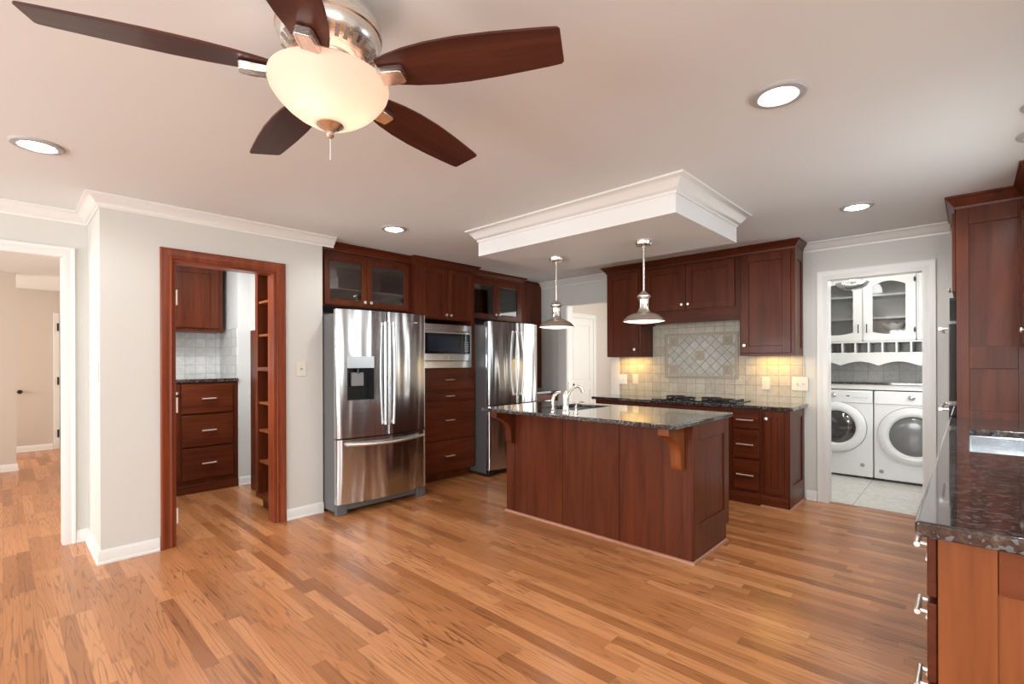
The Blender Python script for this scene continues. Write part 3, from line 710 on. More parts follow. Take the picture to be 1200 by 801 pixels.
# ------------------------------------------------------------------ cooking wall: base run
def bcab(label, x0, x1, yfront=4.79):
    t = thing('base_cabinet', label, 'cabinet', (x0, yfront, 0), 0, 'cherry base cabinets')
    w_ = x1-x0
    MB().box(0, w_, 0, YW-.003-yfront, .0, .882).build('body', CHV, t, .002)
    MB().box(0, w_, -.030, -.0005, 0, .10).build('base_board', CHX, t, .003)
    return t
t = bcab('cherry base cabinet with one tall door at the laundry end', -1.385, -1.162)
shaker(t, .030, .190, .125, .86, fw=.05, kn=(.048, .80))
dd = YW-.003-4.79
MB().box(.223, .233, -.0, .075, .0, .88).box(.223, .233, dd-.07, dd, 0, .88).box(.223, .233, .075, dd-.07, 0, .20).box(.223, .233, .075, dd-.07, .80, .88).build('end_frame', CHV, t, .0015)
MB().sweep([(.0, -.030), (.233, -.030), (.233, dd)], [(0, 0), (.012, 0), (.010, .008), (.004, .013), (0, .014)]).build('shoe_moulding', SHOE, t)
t = bcab('cherry base cabinet of three drawers beside the one-door end cabinet', -1.655, -1.386)
for z0, z1 in ((.695, .86), (.42, .68), (.13, .405)): drawer(t, .025, .25, z0, z1, hl=.15)
t = bcab('wide cherry base cabinet under the cooktop, mostly behind the island', -2.52, -1.656)
shaker(t, .03, .425, .13, .70, kn=(.39, .64)); shaker(t, .435, .835, .13, .70, kn=(.47, .64)); MB().box(.03, .835, -.021, -.001, .72, .86).build('false_front', CHX, t, .004)
t = bcab('cherry base cabinet beside the passage opening, mostly behind the island', -3.185, -2.521)
shaker(t, .03, .325, .13, .70, kn=(.29, .64)); shaker(t, .335, .635, .13, .70, kn=(.37, .64)); drawer(t, .03, .635, .72, .86)
tag(MB().box(-3.215, -1.118, 4.745, YW-.011, .883, .915).build('countertop', GRAN, bevel=.006, segs=3), 'long granite counter along the backsplash under the tile mural', 'countertop', 'granite countertops')
# cooktop
t = thing('cooktop', 'black gas cooktop with iron grates on the counter under the mural', 'cooktop', (-2.05, 5.0, .915), 0)
MB().box(-.44, .44, -.19, .22, 0, .010).build('surface', BLKGLASS, t, .004)
for x, y in ((-.29, .08), (-.12, -.06), (.10, .08), (.28, -.05)):
    b_ = MB().lathe([(0, .010), (.045, .010), (.045, .017), (.030, .020), (0, .021)], (x, y, 0), 'z', 20).build('burner', IRON, t)
    m = MB()
    for k in range(6):
        a = k*math.pi/3
        m.tube([(x+.025*math.cos(a), y+.025*math.sin(a), .026), (x+.095*math.cos(a), y+.095*math.sin(a), .026), (x+.10*math.cos(a), y+.10*math.sin(a), .010)], .006, 6)
    ring = [(x+.098*math.cos(2*math.pi*k/24), y+.098*math.sin(2*math.pi*k/24), .025) for k in range(25)]
    m.tube(ring, .006, 6); m.build('grate', IRON, t)
for k in range(4):
    MB().lathe([(0, .010), (.016, .010), (.014, .03), (0, .031)], (.40, -.13+.075*k, 0), 'z', 14).build('control_knob', BLACK, t)

# ------------------------------------------------------------------ island
IX0, IX1, IY0, IY1 = -3.0, -1.318, 3.10, 3.74
IW = IX1-IX0; ID = IY1-IY0
t = thing('kitchen_island', 'cherry kitchen island with corbels standing in the middle of the room', 'kitchen island', (IX0, IY0, 0), 0)
MB().box(.006, IW-.006, .006, ID-.02, 0, .70).build('body', CHV, t)
MB().box(.006, IW-.006, .006, .04, .70, .903).box(.006, IW-.006, ID-.055, ID-.02, .70, .903).box(.006, .30, .04, ID-.055, .70, .903).box(.76, IW-.006, .04, ID-.055, .70, .903).build('upper_body', CHV, t)
MB().box(0, .093, -.006, .006, .0, .903).build('front_stile', CHV, t, .0015)
for x0, x1 in ((.096, .621), (.625, 1.139), (1.143, IW)):
    MB().box(x0, x1, -.004, .006, 0, .903).build('front_panel', CHV, t, .002)
dz = .0
m = MB().box(IW-.006, IW+.008, -.004, .10, 0, .903).box(IW-.006, IW+.008, ID-.09, ID, .12, .903).box(IW-.006, IW+.008, .10, ID-.09, 0, .235).box(IW-.006, IW+.008, .10, ID-.09, .80, .903).box(IW-.006, IW+.008, ID-.09, ID-.06, 0, .12)
m.box(IW-.006, IW-.001, .10, ID-.09, .235, .80)
m.build('end_panel', CHV, t, .002)
MB().box(0.1, IW-.1, ID-.06, ID-.021, .12, .88).build('rear_front', CHV, t)
for x in (.07, IW-.085):
    prof = [(-.004, .903), (-.004, .61), (-.030, .605), (-.052, .625), (-.058, .66), (-.060, .70), (-.068, .75), (-.090, .785), (-.125, .805), (-.150, .825), (-.168, .835), (-.235, .855), (-.235, .903)]
    MB().prism(prof, 'x', x-.037, x+.037).build('corbel', CHEND if x > 1 else CHV, t, .003)  # lighter wood on one corbel paints in the light on its side
MB().sweep([(0, ID), (0, -.006), (IW+.008, -.006), (IW+.008, ID-.06)], [(0, 0), (.015, 0), (.013, .009), (.006, .015), (0, .017)]).build('shoe_moulding', SHOE, t)
# countertop with a cut-out for the sink
hx0, hx1, hy0, hy1 = -2.66, -2.28, 3.15, 3.66
cx0, cx1, cy0, cy1, cz0, cz1 = -3.03, -1.30, 2.815, 3.81, .904, .935
def holed(x0, x1, y0, y1, z0, z1, a0, a1, b0, b1):
    xs = [x0, a0, a1, x1]; ys = [y0, b0, b1, y1]; m = MB()
    for z in (z0, z1):
        for y in ys:
            for x in xs: m.v.append((x, y, z))
    def I(i, j, k): return k*16+j*4+i
    def F(f): m.f.append(f); m.mi.append(0)
    for i in range(3):
        for j in range(3):
            if (i, j) == (1, 1): continue
            for k in (0, 1): F((I(i, j, k), I(i+1, j, k), I(i+1, j+1, k), I(i, j+1, k)))
    for i in range(3):
        for j in (0, 3): F((I(i, j, 0), I(i+1, j, 0), I(i+1, j, 1), I(i, j, 1)))
        for j in (0, 3): F((I(j, i, 0), I(j, i+1, 0), I(j, i+1, 1), I(j, i, 1)))
    for j in (1, 2): F((I(1, j, 0), I(2, j, 0), I(2, j, 1), I(1, j, 1))); F((I(j, 1, 0), I(j, 2, 0), I(j, 2, 1), I(j, 1, 1)))
    return m
tag(holed(cx0, cx1, cy0, cy1, cz0, cz1, hx0, hx1, hy0, hy1).build('countertop', GRAN, bevel=.007, segs=3), 'dark polished granite top of the kitchen island', 'countertop', 'granite countertops')
def basin(label, x0, x1, y0, y1, zt, depth, mat):
    t = thing('sink', label, 'sink', ((x0+x1)/2, (y0+y1)/2, zt))
    a, b_ = (x1-x0)/2-.001, (y1-y0)/2-.001
    ins = .012; m = MB()
    loops = [(a, b_, 0), (a-.004, b_-.004, -.004), (a-.008, b_-.008, -depth+.03), (a-.035, b_-.035, -depth), (a-.03, b_-.03, -depth-.004), (a-.002, b_-.002, -depth+.03), (a, b_, -.006)]
    vs = []; fs = []
    for q, r_, z in loops: vs += [(-q, -r_, z), (q, -r_, z), (q, r_, z), (-q, r_, z)]
    for i in range(len(loops)-1):
        for k in range(4): fs.append((i*4+k, i*4+(k+1) % 4, (i+1)*4+(k+1) % 4, (i+1)*4+k))
    fs.append((12, 13, 14, 15)); fs.append((16, 17, 18, 19))
    m.add(vs, fs).build('basin', mat, t)
    MB().lathe([(0, -depth+.001), (.04, -depth+.001), (.04, -depth+.005), (.028, -depth+.006), (0, -depth+.003)], (0, 0, 0), 'z', 18).build('drain', CHROME, t)
    return t
SINKS = simple('sink_steel', (.62, .64, .66), .18, 1)
basin('small square steel prep sink sunk into the island top', hx0, hx1, hy0, hy1, .905, .16, SINKS)
# faucet set
fx, fy, fz = -2.235, 2.955, .935
t = thing('faucet', 'brushed nickel faucet with arched spout on the island', 'faucet', (fx, fy, fz), 0)
MB().lathe([(0, 0), (.030, 0), (.030, .008), (.024, .016), (.022, .06), (.024, .115), (.021, .15), (.012, .165), (0, .168)], (0, 0, 0), 'z', 20).build('body', NICKEL, t)
MB().tube([(-.01, .005, .07), (.0, .02, .12), (.014, .04, .165), (.034, .065, .195), (.056, .09, .200), (.070, .108, .182), (.076, .115, .155)], [.012, .011, .0105, .010, .011, .012, .013], 12).build('spout', NICKEL, t)
MB().tube([(0, 0, .15), (.0, .03, .185), (-.005, .05, .23), (-.006, .055, .255)], [.010, .007, .006, .009], 10).build('lever', NICKEL, t)
t = thing('side_sprayer', 'brushed nickel side sprayer standing next to the island faucet', 'sprayer', (-2.355, 2.95, .935), 0)
MB().lathe([(0, 0), (.022, 0), (.022, .006), (.014, .014), (.012, .03), (.014, .045)], (0, 0, 0), 'z', 16).build('holder', NICKEL, t)
MB().tube([(0, 0, .04), (0, 0, .09), (.0, .01, .12), (.012, .03, .142), (.03, .05, .146)], [.012, .014, .016, .018, .014], 12).build('spray_head', NICKEL, t)
t = thing('soap_dispenser', 'small nickel soap dispenser pump beside the island sink', 'soap dispenser', (-2.165, 2.99, .935), 0)
MB().lathe([(0, 0), (.019, 0), (.019, .006), (.011, .014), (.009, .04), (.012, .05), (0, .056)], (0, 0, 0), 'z', 16).build('collar', NICKEL, t)
MB().tube([(0, 0, .05), (0, .005, .07), (.02, .03, .085), (.035, .05, .082)], [.006, .006, .005, .006], 8).build('nozzle', NICKEL, t)

# ------------------------------------------------------------------ pendants
def pendant(x, label):
    t = thing('pendant_lamp', label, 'pendant lamp', (x, 3.30, SZ), 0, 'nickel pendants over the island')
    MB().lathe([(.062, 0), (.062, -.022), (.056, -.034), (.030, -.040), (.012, -.044), (0, -.044)], (0, 0, 0), 'z', 28).build('canopy', NICKEL, t)
    MB().tube([(0, 0, -.04), (0, 0, -.39)], .0075, 10).tube([(0, 0, -.044), (0, 0, -.062)], .012, 10).build('stem', NICKEL, t)
    MB().lathe([(0, -.372), (.012, -.374), (.022, -.388), (.040, -.400), (.050, -.412), (.050, -.420), (.040, -.428), (.036, -.440), (.036, -.455), (.034, -.470)], (0, 0, 0), 'z', 28, cap=False).build('socket_cup', NICKEL, t)
    o = MB().lathe([(.034, -.455), (.035, -.500), (.041, -.520), (.050, -.534), (.088, -.546), (.120, -.562), (.143, -.585), (.152, -.600), (.155, -.603), (.150, -.603), (.140, -.588), (.117, -.566), (.086, -.550), (.046, -.538), (.036, -.522), (.030, -.500), (.030, -.455)], (0, 0, 0), 'z', 36, cap=False)
    o.build('shade', NICKEL, t)
    MB().lathe([(0, -.618), (.06, -.615), (.12, -.608), (.147, -.602), (.143, -.596), (.12, -.600), (0, -.606)], (0, 0, 0), 'z', 36).build('diffuser', PLENS, t)
    lamp('glow', 'SPOT', (0, 0, -.63), 10, (1, .80, .56), t, spot_size=R(140), spot_blend=.6, shadow_soft_size=.10)
    return t
pendant(-2.594, 'nickel dome pendant hanging nearer the refrigerators')
pendant(-1.766, 'nickel dome pendant hanging nearer the hood cabinet doors')

# ------------------------------------------------------------------ recessed lights
def downlight(x, y, label, power):
    t = thing('recessed_light', label, 'recessed light', (x, y, H), 0, 'round recessed ceiling lights')
    MB().lathe([(.106, 0), (.106, -.004), (.100, -.010), (.078, -.012), (.066, -.004), (.066, 0)], (0, 0, 0), 'z', 36, cap=False).build('trim_ring', simple('light_ring_white', (.42, .42, .41), .5), t)
    MB().lathe([(0, -.020), (.035, -.019), (.055, -.014), (.067, -.005), (.067, 0), (0, 0)], (0, 0, 0), 'z', 32).build('lens', LENS, t)
    lamp('glow', 'SPOT', (0, 0, -.02), power, (.98, 1, .96), t, spot_size=R(168), spot_blend=.5, shadow_soft_size=.09)
downlight(-3.449, .127, 'recessed ceiling light in front of the hall opening', 22)
downlight(-3.485, 2.254, 'recessed ceiling light in front of the large refrigerator', 28)
downlight(-.577, 2.232, 'large-looking recessed ceiling light before the dropped ceiling box, toward the sink counter', 34)
downlight(-.588, 4.25, 'recessed ceiling light in front of the laundry doorway', 42)
downlight(.272, 3.11, 'recessed ceiling light cut by the picture edge, further from the oven cabinet', 22)
downlight(.276, 3.505, 'recessed ceiling light cut by the picture edge, closer to the oven cabinet', 22)

# ------------------------------------------------------------------ ceiling fan
FX, FY = -1.401, .684
t = thing('ceiling_fan', 'five-blade ceiling fan with walnut blades and a glowing glass bowl', 'ceiling fan', (FX, FY, H), 0)
MB().lathe([(.078, 0), (.078, -.018), (.070, -.036), (.045, -.046), (.030, -.048), (0, -.048)], (0, 0, 0), 'z', 32).build('canopy', NICKEL, t)
mo = MB().lathe([(0, -.045), (.05, -.045), (.105, -.052), (.138, -.070), (.150, -.095), (.150, -.118), (.153, -.120), (.153, -.127), (.148, -.130), (.146, -.150), (.138, -.166), (.112, -.190), (.090, -.204), (.080, -.208), (0, -.208)], (0, 0, 0), 'z', 48).build('motor_housing', NICKEL, t)
for k in range(30):
    m = MB()
    if k % 6 == 0: continue
    a = 2*math.pi*k/30+R(31)
    d1 = Vector((math.cos(a), math.sin(a), 0)); tt = Vector((-math.sin(a), math.cos(a), 0))
    p0 = d1*.136+Vector((0, 0, -.170)); p1 = d1*.112+Vector((0, 0, -.1915)); nrm = (p1-p0).cross(tt).normalized()
    if nrm.z > 0: nrm = -nrm
    vs = [p+tt*s_*.0055+nrm*q for q in (-.003, .0012) for p, s_ in ((p0, -1), (p0, 1), (p1, 1), (p1, -1))]
    m.add(vs, [(0, 1, 2, 3), (4, 5, 6, 7), (0, 1, 5, 4), (1, 2, 6, 5), (2, 3, 7, 6), (3, 0, 4, 7)])
    m.build('vent_slot', VENT, mo)
MB().lathe([(.078, -.206), (.082, -.214), (.086, -.240), (.080, -.262), (.070, -.268), (0, -.268)], (0, 0, 0), 'z', 36, cap=False).build('light_fitter', NICKEL, t)
BR = .172
bowl = MB().lathe([(.140, -.262), (.158, -.262), (BR, -.268), (BR+.001, -.280), (.168, -.296), (.158, -.312), (.144, -.330), (.124, -.350), (.098, -.370), (.066, -.388), (.034, -.398), (.012, -.400),
                  (.012, -.396), (.034, -.394), (.064, -.384), (.095, -.366), (.120, -.347), (.140, -.327), (.153, -.310), (.163, -.295), (.166, -.280), (.155, -.267), (.140, -.266)], (0, 0, 0), 'z', 56, cap=False)
bowl.build('light_bowl', FROST, t, angle=60)
MB().lathe([(.042, -.388), (.042, -.394), (.030, -.404), (.016, -.412), (.010, -.418), (.012, -.426), (.008, -.434), (0, -.438)], (0, 0, 0), 'z', 24).build('finial', NICKEL, t)
MB().tube([(.0, 0, -.436), (0, 0, -.50)], .0016, 6).build('pull_chain', KNOB, t)
for k, a in enumerate((31.0, 103.0, 175.0, 247.0, 319.0)):
    ca, sa = math.cos(R(a)), math.sin(R(a)); pitch = R(-12)
    def X(r_, s_, h_):   # along blade, across, thickness
        yy, zz = s_*math.cos(pitch)-h_*math.sin(pitch), s_*math.sin(pitch)+h_*math.cos(pitch)
        return (ca*r_-sa*yy, sa*r_+ca*yy, -.258+zz)
    # blade outline (r, half-width)
    rs = [.165, .20, .26, .33, .42, .52, .60, .66, .695, .702]; hw = [.043, .054, .067, .075, .078, .074, .068, .063, .059, .052]
    out = [(r_, h_) for r_, h_ in zip(rs, hw)]+[(r_, -h_) for r_, h_ in zip(rs[::-1], hw[::-1])]
    n = len(out); vs = [X(r_, s_, 0) for r_, s_ in out]+[X(r_, s_, .007) for r_, s_ in out]
    fs = [tuple(range(n)), tuple(range(n, 2*n))]+[(i, (i+1) % n, (i+1) % n+n, i+n) for i in range(n)]
    # each blade gets its own frame so that the grain runs along it
    bl = MB().add(vs, fs).build('blade', BLADE, t, .0015)
    rot = Matrix.Rotation(R(a), 4, 'Z'); bl.data.transform(rot.inverted()); bl.matrix_local = rot
    br = MB()
    pr = [(.095, .016), (.13, .018), (.155, .026), (.20, .026), (.235, .024), (.243, .018)]
    outb = pr+[(r_, -s_) for r_, s_ in pr[::-1]]
    vs = []; nb = len(outb)
    for top in (0, 1):
        for r_, s_ in outb:
            sag = -.016-.012*max(0, min(1, (r_-.11)/.08)) if not top else -.003
            if r_ < .12: sag = (.045 if top else .030)
            vs.append(X(r_, s_, sag))
    br.add(vs, [tuple(range(nb)), tuple(range(nb, 2*nb))]+[(i, (i+1) % nb, (i+1) % nb+nb, i+nb) for i in range(nb)])
    b2 = br.build('blade_bracket', NICKEL, t, .003)
    b2.parent = bl; b2.data.transform(rot.inverted())
for a in (60, 180, 300):
    lamp('bulb_light', 'POINT', (.055*math.cos(R(a)), .055*math.sin(R(a)), -.325), .8, (1, .82, .68), t, shadow_soft_size=.028)

# ------------------------------------------------------------------ laundry beyond the doorway
def machine(label, cat, x0, washer):
    t = thing('washing_machine' if washer else 'tumble_dryer', label, cat, (x0, 6.60, .004), 0)
    w_ = .682; hh = .985
    MB().box(0, w_, .0, .68, .025, hh).build('body', WHITE, t, .012, segs=3)
    for q in (.06, w_-.06):
        for r_ in (.07, .6): MB().lathe([(0, 0), (.025, 0), (.02, .03), (0, .03)], (q, r_, 0), 'z', 12).build('foot', BLACK, t)
    MB().box(.004, w_-.004, -.012, -.0005, .845, hh-.008).build('control_panel', WHITE, t, .006, segs=3)
    cx_, cz_ = (.345, .565) if washer else (.34, .515)
    r0 = .282 if washer else .305
    d = MB().lathe([(r0, 0), (r0, -.030), (r0-.018, -.045), (r0-.075, -.052), (r0-.095, -.040), (r0-.10, -.01), (r0-.10, 0)], (cx_, 0, cz_), 'y', 56, cap=False).build('door', WHITE, t, angle=50)
    MB().lathe([(r0+.005, -.004), (r0+.001, -.010), (r0-.001, -.004)], (cx_, 0, cz_), 'y', 56, cap=False).build('door_seam', GREY, t)
    if washer:
        MB().lathe([(r0-.098, -.020), (r0-.12, -.034), (r0-.17, -.040), (0, -.042)], (cx_, 0, cz_), 'y', 48, cap=False).build('glass', DRUMGLASS, d)
        MB().lathe([(r0-.094, -.004), (r0-.11, .0), (0, .0)], (cx_, -.001, cz_), 'y', 48, cap=False).build('drum', simple('steel_drum', (.16, .16, .165), .2, .9), d)
        for k in range(3):
            a = R(100+120*k)
            MB().tube([(cx_+.04*math.cos(a), -.012, cz_+.04*math.sin(a)), (cx_+.10*math.cos(a+.3), -.014, cz_+.10*math.sin(a+.3)), (cx_+.155*math.cos(a+.35), -.012, cz_+.155*math.sin(a+.35))], [.02, .026, .02], 10).build('drum_fin', CHROME, d)
    else:
        MB().lathe([(r0-.098, -.015), (r0-.12, -.030), (r0-.17, -.036), (0, -.038)], (cx_, 0, cz_), 'y', 48, cap=False).build('window', simple('grey_dryer_window', (.17, .175, .18), .16, coat=.3), d)
    kx = .31 if washer else .325
    kx = .317 if washer else .325
    MB().lathe([(.033, -.012), (.033, -.020), (.026, -.034), (.020, -.038), (0, -.038)], (kx, 0, .925), 'y', 24).build('dial', CHROME, t)
    MB().box(.44, .47, -.014, -.012, .915, .925).build('display', BLACK, t)
    m = MB()
    for i in range(6): m.box(.50+i*.024, .512+i*.024, -.0135, -.012, .90, .908)
    m.build('buttons', GREY, t)
    bx = .585 if washer else .065
    MB().lathe([(.021, 0), (.021, -.004), (.014, -.006), (0, -.005)], (bx, 0, .155 if washer else .11), 'y', 20).build('badge', GREY, t)
    return t
machine('white front-load washer with a clear round door in the laundry', 'washing machine', -1.455, True)
machine('white front-load dryer with a grey round window in the laundry', 'dryer', -.765, False)
tag(MB().box(-1.498, .058, 6.60, 7.298, 1.057, 1.085).build('countertop', GRAN, bevel=.004), 'dark counter laid over the washer and dryer', 'countertop', 'granite countertops')
t = thing('counter_apron', 'white board under the laundry counter above the machines', 'board', (-.72, 6.62, 1.02))
MB().box(-.778, .778, 0, .03, -.02, .036).build('board', WHITECAB, t, .002)
MB().box(-.778, -.76, .03, .67, -.02, .036).box(.76, .778, .03, .67, -.02, .036).build('cleat', WHITECAB, t)
struct(MB().box(-1.5, .06, 7.29, 7.30, 1.085, 1.75).build('wall_laundry_tile', TILEL))
# wall cabinet with arched glass doors
t = thing('wall_cabinet', 'white laundry cabinet with arched glass doors over the machines', 'cabinet', (-1.498, 6.85, 0))
LW = 1.555; zb, zt = 1.545, 2.36
m = MB().box(0, LW, .42, .435, zb, zt).box(0, LW, 0, .42, zb, zb+.02).box(0, LW, 0, .42, zt-.02, zt).box(0, .02, 0, .42, zb, zt).box(LW-.02, LW, 0, .42, zb, zt).box(1.07, 1.09, .0, .42, zb, zt).box(.595, .615, 0, .42, zb, zt)
m.build('body', WHITECAB, t, .001)
for z in (1.80, 2.06): MB().box(.02, 1.07, .03, .41, z, z+.02).build('shelf', WHITECAB, t)
def arched(x0, x1, hx, hinges):
    st = .085; z0, z1 = zb+.005, 2.285; m = MB(); a, b_ = x0+st, x1-st; n = 14; rise = .05
    m.box(x0, a, -.02, -.001, z0, z1).box(b_, x1, -.02, -.001, z0, z1)
    top = [(a+(b_-a)*i/n, z1-.115+rise*math.sin(math.pi*i/n)) for i in range(n+1)]
    bot = [(a+(b_-a)*i/n, z0+.10-rise*.55*math.sin(math.pi*i/n)) for i in range(n+1)]
    for i in range(n):
        m.prism([top[i], top[i+1], (top[i+1][0], z1), (top[i][0], z1)], 'y', -.02, -.001)
        m.prism([bot[i], bot[i+1], (bot[i+1][0], z0), (bot[i][0], z0)], 'y', -.02, -.001)
    d = m.build('door', WHITECAB, t)
    MB().box(a-.005, b_+.005, -.009, -.006, z0+.05, z1-.06).build('pane', glass('laundry_pane', (.95, .955, .95), .05), d)
    bar(d, hx, z0+.14, -.02, .10, True, mat=DARKMETAL, r=.005, off=.025)
    for z in hinges: MB().tube([(x1-.006, -.023, z-.03), (x1-.006, -.023, z), (x1-.006, -.023, z+.03)], [.004, .011, .004], 8).build('hinge', BLACK, d)
arched(.11, .598, .565, ()); arched(.612, 1.075, .645, (1.66, 2.21))
pd = MB().box(1.085, 1.30, -.02, -.001, zb+.005, 2.285).build('door', WHITECAB, t, .003)
m = MB()
for i in range(4): m.box(1.10+.05*i, 1.103+.05*i, -.021, -.0195, zb+.02, 2.27)
m.build('bead_line', GREY, pd)
bar(pd, 1.135, zb+.21, -.02, .10, True, mat=DARKMETAL, r=.005, off=.025)
MB().box(1.305, LW, -.02, -.001, zb+.005, 2.285).build('side_stile', WHITECAB, t, .002)
MB().box(0, .105, -.02, -.001, zb+.005, 2.285).build('side_stile', WHITECAB, t, .002)
MB().box(0, LW, -.02, .0, 2.29, 2.437).build('frieze_board', WHITECAB, t, .002)
m = MB().box(0, LW, -.02, .40, 1.528, 1.544).box(0, LW, -.02, .40, 1.40, 1.416).box(0, LW, .38, .40, 1.416, 1.528)
for i in range(13): m.box(.02+i*.126, .036+i*.126, -.02, .39, 1.416, 1.528)
m.build('pigeonhole_shelf', WHITECAB, t, .001)
sc = [(0, 1.40)]
sc = [(0, 1.40), (LW, 1.40)]; n = 60
low = []
for i in range(n+1):
    x = LW*(1-i/n); ph = ((x-.03) / .36) % 1
    low.append((x, 1.265+.048*math.sin(math.pi*ph)))
m = MB()
for i in range(n):
    (xa, za), (xb, zb_) = low[i], low[i+1]
    m.prism([(xa, 1.40), (xb, 1.40), (xb, zb_), (xa, za)], 'y', -.02, -.002)
m.build('scalloped_valance', WHITECAB, t)
# bowl inside the cabinet
t = thing('bowl', 'white scalloped bowl standing inside the glass laundry cabinet', 'bowl', (-.625, 6.98, 1.5655))
m = MB(); seg = 40; prof = [(.0, .0), (.055, .0), (.035, .015), (.030, .095), (.065, .110), (.095, .138), (.115, .175), (.109, .175), (.088, .142), (.058, .118), (0, .110)]
vs = []
for r_, h_ in prof:
    for k in range(seg):
        a = 2*math.pi*k/seg; s_ = 1+.06*(h_/.175)*math.cos(8*a); vs.append((r_*s_*math.cos(a), r_*s_*math.sin(a), h_+.010*(h_/.175)**2*math.cos(8*a)))
fs = [(i*seg+k, i*seg+(k+1) % seg, (i+1)*seg+(k+1) % seg, (i+1)*seg+k) for i in range(len(prof)-1) for k in range(seg)]
m.add(vs, fs).build('vessel', simple('white_ceramic', (.85, .80, .74), .3), t)
# flush glass light on the laundry ceiling
t = thing('flush_ceiling_light', 'clear ribbed glass dome light on the laundry ceiling', 'ceiling light', (-.90, 6.2, H))
MB().lathe([(.10, 0), (.10, -.03), (.05, -.05), (.02, -.055), (.018, -.17), (0, -.17)], (0, 0, 0), 'z', 28).build('base', WHITE, t)
MB().lathe([(.145, -.285), (.150, -.29), (.148, -.30), (.125, -.335), (.08, -.36), (.03, -.37), (0, -.371), (0, -.365), (.03, -.364), (.078, -.354), (.12, -.33), (.142, -.30), (.142, -.29)], (0, 0, 0), 'z', 36, cap=False).build('glass_bowl', CLEARBOWL, t)
MB().tube([(0, 0, -.17), (0, 0, -.36)], .006, 8).lathe([(.012, -.362), (.012, -.376), (0, -.385)], (0, 0, 0), 'z', 12).build('stem', CHROME, t)
MB().lathe([(0, -.20), (.025, -.21), (.03, -.24), (.02, -.27), (0, -.28)], (0, 0, 0), 'z', 16).build('bulb', glow('laundry_bulb', (1, .96, .9), 3), t)
lamp('glow', 'POINT', (0, 0, -.25), 6, (1, .97, .93), t, shadow_soft_size=.12)

# ------------------------------------------------------------------ oven side: tall cabinet, counter, upper
t = thing('oven_cabinet', 'tall cherry oven cabinet seen from its side at the end of the sink counter', 'cabinet', (-.065, YW-.004, 0), -90)
OW = YW-.004-4.502
m = MB().box(0, .03, 0, .66, 0, 2.36).box(OW-.03, OW, 0, .66, 0, 2.36).box(.03, OW-.03, 0, .66, 0, .42).box(.03, OW-.03, 0, .66, 1.78, 2.36).box(.03, OW-.03, .60, .66, .42, 1.78)
m.build('body', CHV, t, .002)
# side frame that faces the camera (local +x)
fx0 = OW
for_side = MB().box(fx0, fx0+.012, 0, .065, 0, 2.36).box(fx0, fx0+.012, .295, .66, 0, 2.36).box(fx0, fx0+.012, .065, .295, 2.245, 2.36).box(fx0, fx0+.012, .065, .295, 1.27, 1.42).box(fx0, fx0+.012, .065, .295, 0, .99)
for_side.build('side_frame', CHV, t, .002)
shaker(t, .04, OW/2-.003, 1.80, 2.34, kn=(OW/2-.04, 1.85)); shaker(t, OW/2+.003, OW-.02, 1.80, 2.34, kn=(OW/2+.04, 1.85))
drawer(t, .03, OW-.03, .12, .40)
cabcrown(t, [(.0, 0), (OW+.012, 0), (OW+.012, .40)], h=1.1)
t = thing('wall_oven', 'black double wall oven built into the tall cherry cabinet', 'oven', (-.065, 5.24, .44), -90)
MB().box(0, .68, 0.002, .55, 0, 1.32).build('body', BLACK, t)
MB().box(-.01, .69, -.035, -.001, 1.16, 1.32).build('control_panel', BLKGLASS, t, .003)
for z0, z1 in ((.02, .57), (.60, 1.14)):
    d = MB().box(-.01, .69, -.040, -.001, z0, z1).build('oven_door', BLKGLASS, t, .004)
    m = MB().tube([(.03, -.085, z1-.03), (.65, -.085, z1-.03)], .011, 12)
    for q in (.045, .635): m.tube([(q, -.03, z1-.03), (q, -.085, z1-.03)], .009, 10)
    m.build('handle', HANDLE, d)
# upper cabinet over the sink counter
t = thing('wall_cabinet', 'cherry wall cabinet over the sink counter, cut by the picture edge', 'cabinet', (.262, 4.478, 0), -90)
MB().box(0, .50, 0, .35, 1.40, 2.36).build('body', CHV, t, .002)
shaker(t, .03, .47, 1.42, 2.33, kn=(.43, 1.50))
MB().box(.50, .508, .0, .06, 1.40, 2.36).box(.50, .508, .29, .35, 1.40, 2.36).box(.50, .508, .06, .29, 2.26, 2.36).box(.50, .508, .06, .29, 1.40, 1.46).build('side_frame', CHV, t, .002)
cabcrown(t, [(.0, 0), (.508, 0), (.508, .35)], h=1.1)
# base run under the sink counter
t = thing('base_cabinet', 'cherry base cabinet of drawers with an orange-toned end panel under the sink counter', 'cabinet', (-.058, 4.486, 0), -90, 'cherry base cabinets')
BW = 4.486-1.60
MB().box(0, BW, 0, .66, .10, .66).box(0, BW-.02, .07, .66, 0, .10).box(0, BW, 0, .045, .66, .898).box(0, BW, .50, .66, .66, .898).box(0, .68, .045, .50, .66, .898).box(1.66, BW, .045, .50, .66, .898).build('body', CHV, t, .002)
n = 6; dw = BW/n
for i in range(n):
    x0, x1 = i*dw+.012, (i+1)*dw-.012
    if i == n-1: x1 = BW-.001
    if i in (n-1, 0, 1, 4):
        for z0, z1 in ((.735, .885), (.52, .72), (.32, .505), (.115, .305)): drawer(t, x0, x1, z0, z1, hl=.12)
    else:
        shaker(t, x0, x1, .115, .885, kn=(x0+.03, .82))
m = MB().box(BW, BW+.018, 0, .105, .0, .898).box(BW, BW+.018, .60, .66, 0, .898).box(BW, BW+.018, .105, .60, 0, .12)
m.build('end_frame', CHEND, t, .0025)
MB().box(BW, BW+.018, .106, .599, .785, .898).build('top_rail', wood('shaded_cherry_top_rail', (.10, .024, .009), (.16, .042, .015), 'y'), t, .002)  # rail darkened to paint in the shadow at the top of the recess
MB().box(BW, BW+.008, .105, .60, .12, .785).build('end_panel', CHEND, t)
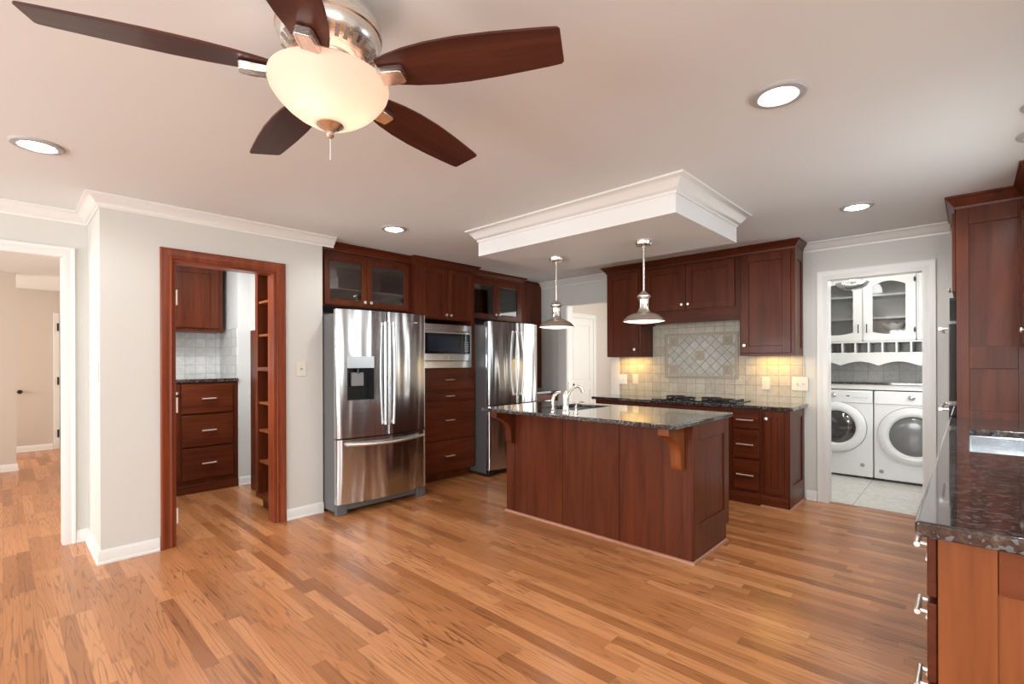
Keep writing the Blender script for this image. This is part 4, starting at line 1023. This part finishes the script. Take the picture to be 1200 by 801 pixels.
tag(holed(-.098, .618, 1.53, 4.486, .900, .938, .0, .42, 2.85, 3.78).build('countertop', GRAN, bevel=.008, segs=3), 'granite sink counter running toward the tall oven cabinet', 'countertop', 'granite countertops')
basin('long steel sink sunk into the counter before the oven cabinet', .0, .42, 2.85, 3.78, .901, .20, SINKS)

# ------------------------------------------------------------------ pantry
t = thing('base_cabinet', 'cherry pantry cabinet of three deep drawers seen through the wooden doorway', 'cabinet', (-5.725, .70, 0), 90, 'cherry base cabinets')
PW = 1.745-.70
MB().box(0, PW, 0, .60, 0, 1.125).build('body', CHV, t, .002)
MB().box(0, PW, -.014, -.0005, 0, .085).build('base_board', CHX, t, .004)
for z0, z1 in ((.81, 1.105), (.475, .79), (.14, .455)): drawer(t, .535, .995, z0, z1, hl=.13)
shaker(t, .05, .515, .14, 1.105, kn=(.485, 1.02))
tag(MB().box(-6.338, -5.70, .66, 1.748, 1.126, 1.160).build('countertop', GRAN, bevel=.005), 'granite counter on the pantry drawers behind the wooden doorway', 'countertop', 'granite countertops')
struct(MB().box(-6.34, -6.332, .66, 1.75, 1.16, 1.70).build('wall_pantry_tile', TILEW))
struct(MB().box(-6.332, -5.74, 1.742, 1.75, 1.16, 1.70).build('wall_pantry_tile_side', TILEWX))
t = thing('wall_cabinet', 'cherry pantry wall cabinet seen through the wooden doorway', 'cabinet', (-6.03, .66, 0), 90)
MB().box(0, 1.03, 0, .30, 1.66, 2.40).build('body', CHV, t, .002)
shaker(t, .06, .51, 1.70, 2.36); shaker(t, .52, .985, 1.70, 2.36, fw=.075)
t = thing('shelf_unit', 'open cherry shelf unit inside the pantry beside the wooden door frame', 'shelf', (-4.765, 1.60, 0), 0)
SW = .465
m = MB().box(0, .06, 0, .275, .10, 2.20).box(SW-.05, SW, 0, .275, .10, 2.20).box(.06, SW-.05, .26, .275, .10, 2.20).box(.06, SW-.05, 0, .275, 2.15, 2.20).box(.06, SW-.05, 0, .275, .10, .14)
m.build('frame', CHV, t, .002)
for z in (.42, .70, .95, 1.56, 1.86): MB().box(.06, SW-.05, .012, .26, z, z+.02).build('shelf_board', CHEND, t, .001)
MB().box(.06, SW-.05, -.006, .26, 1.25, 1.285).build('middle_rail', CHX, t, .001)
MB().box(.04, SW-.03, .05, .27, 0, .10).build('plinth', CHX, t)
MB().box(-.735, -.01, .20, .275, .0, 1.66).build('gap_filler', CHV, t)  # invented plain panel, stands in for a dark gap beside the shelves
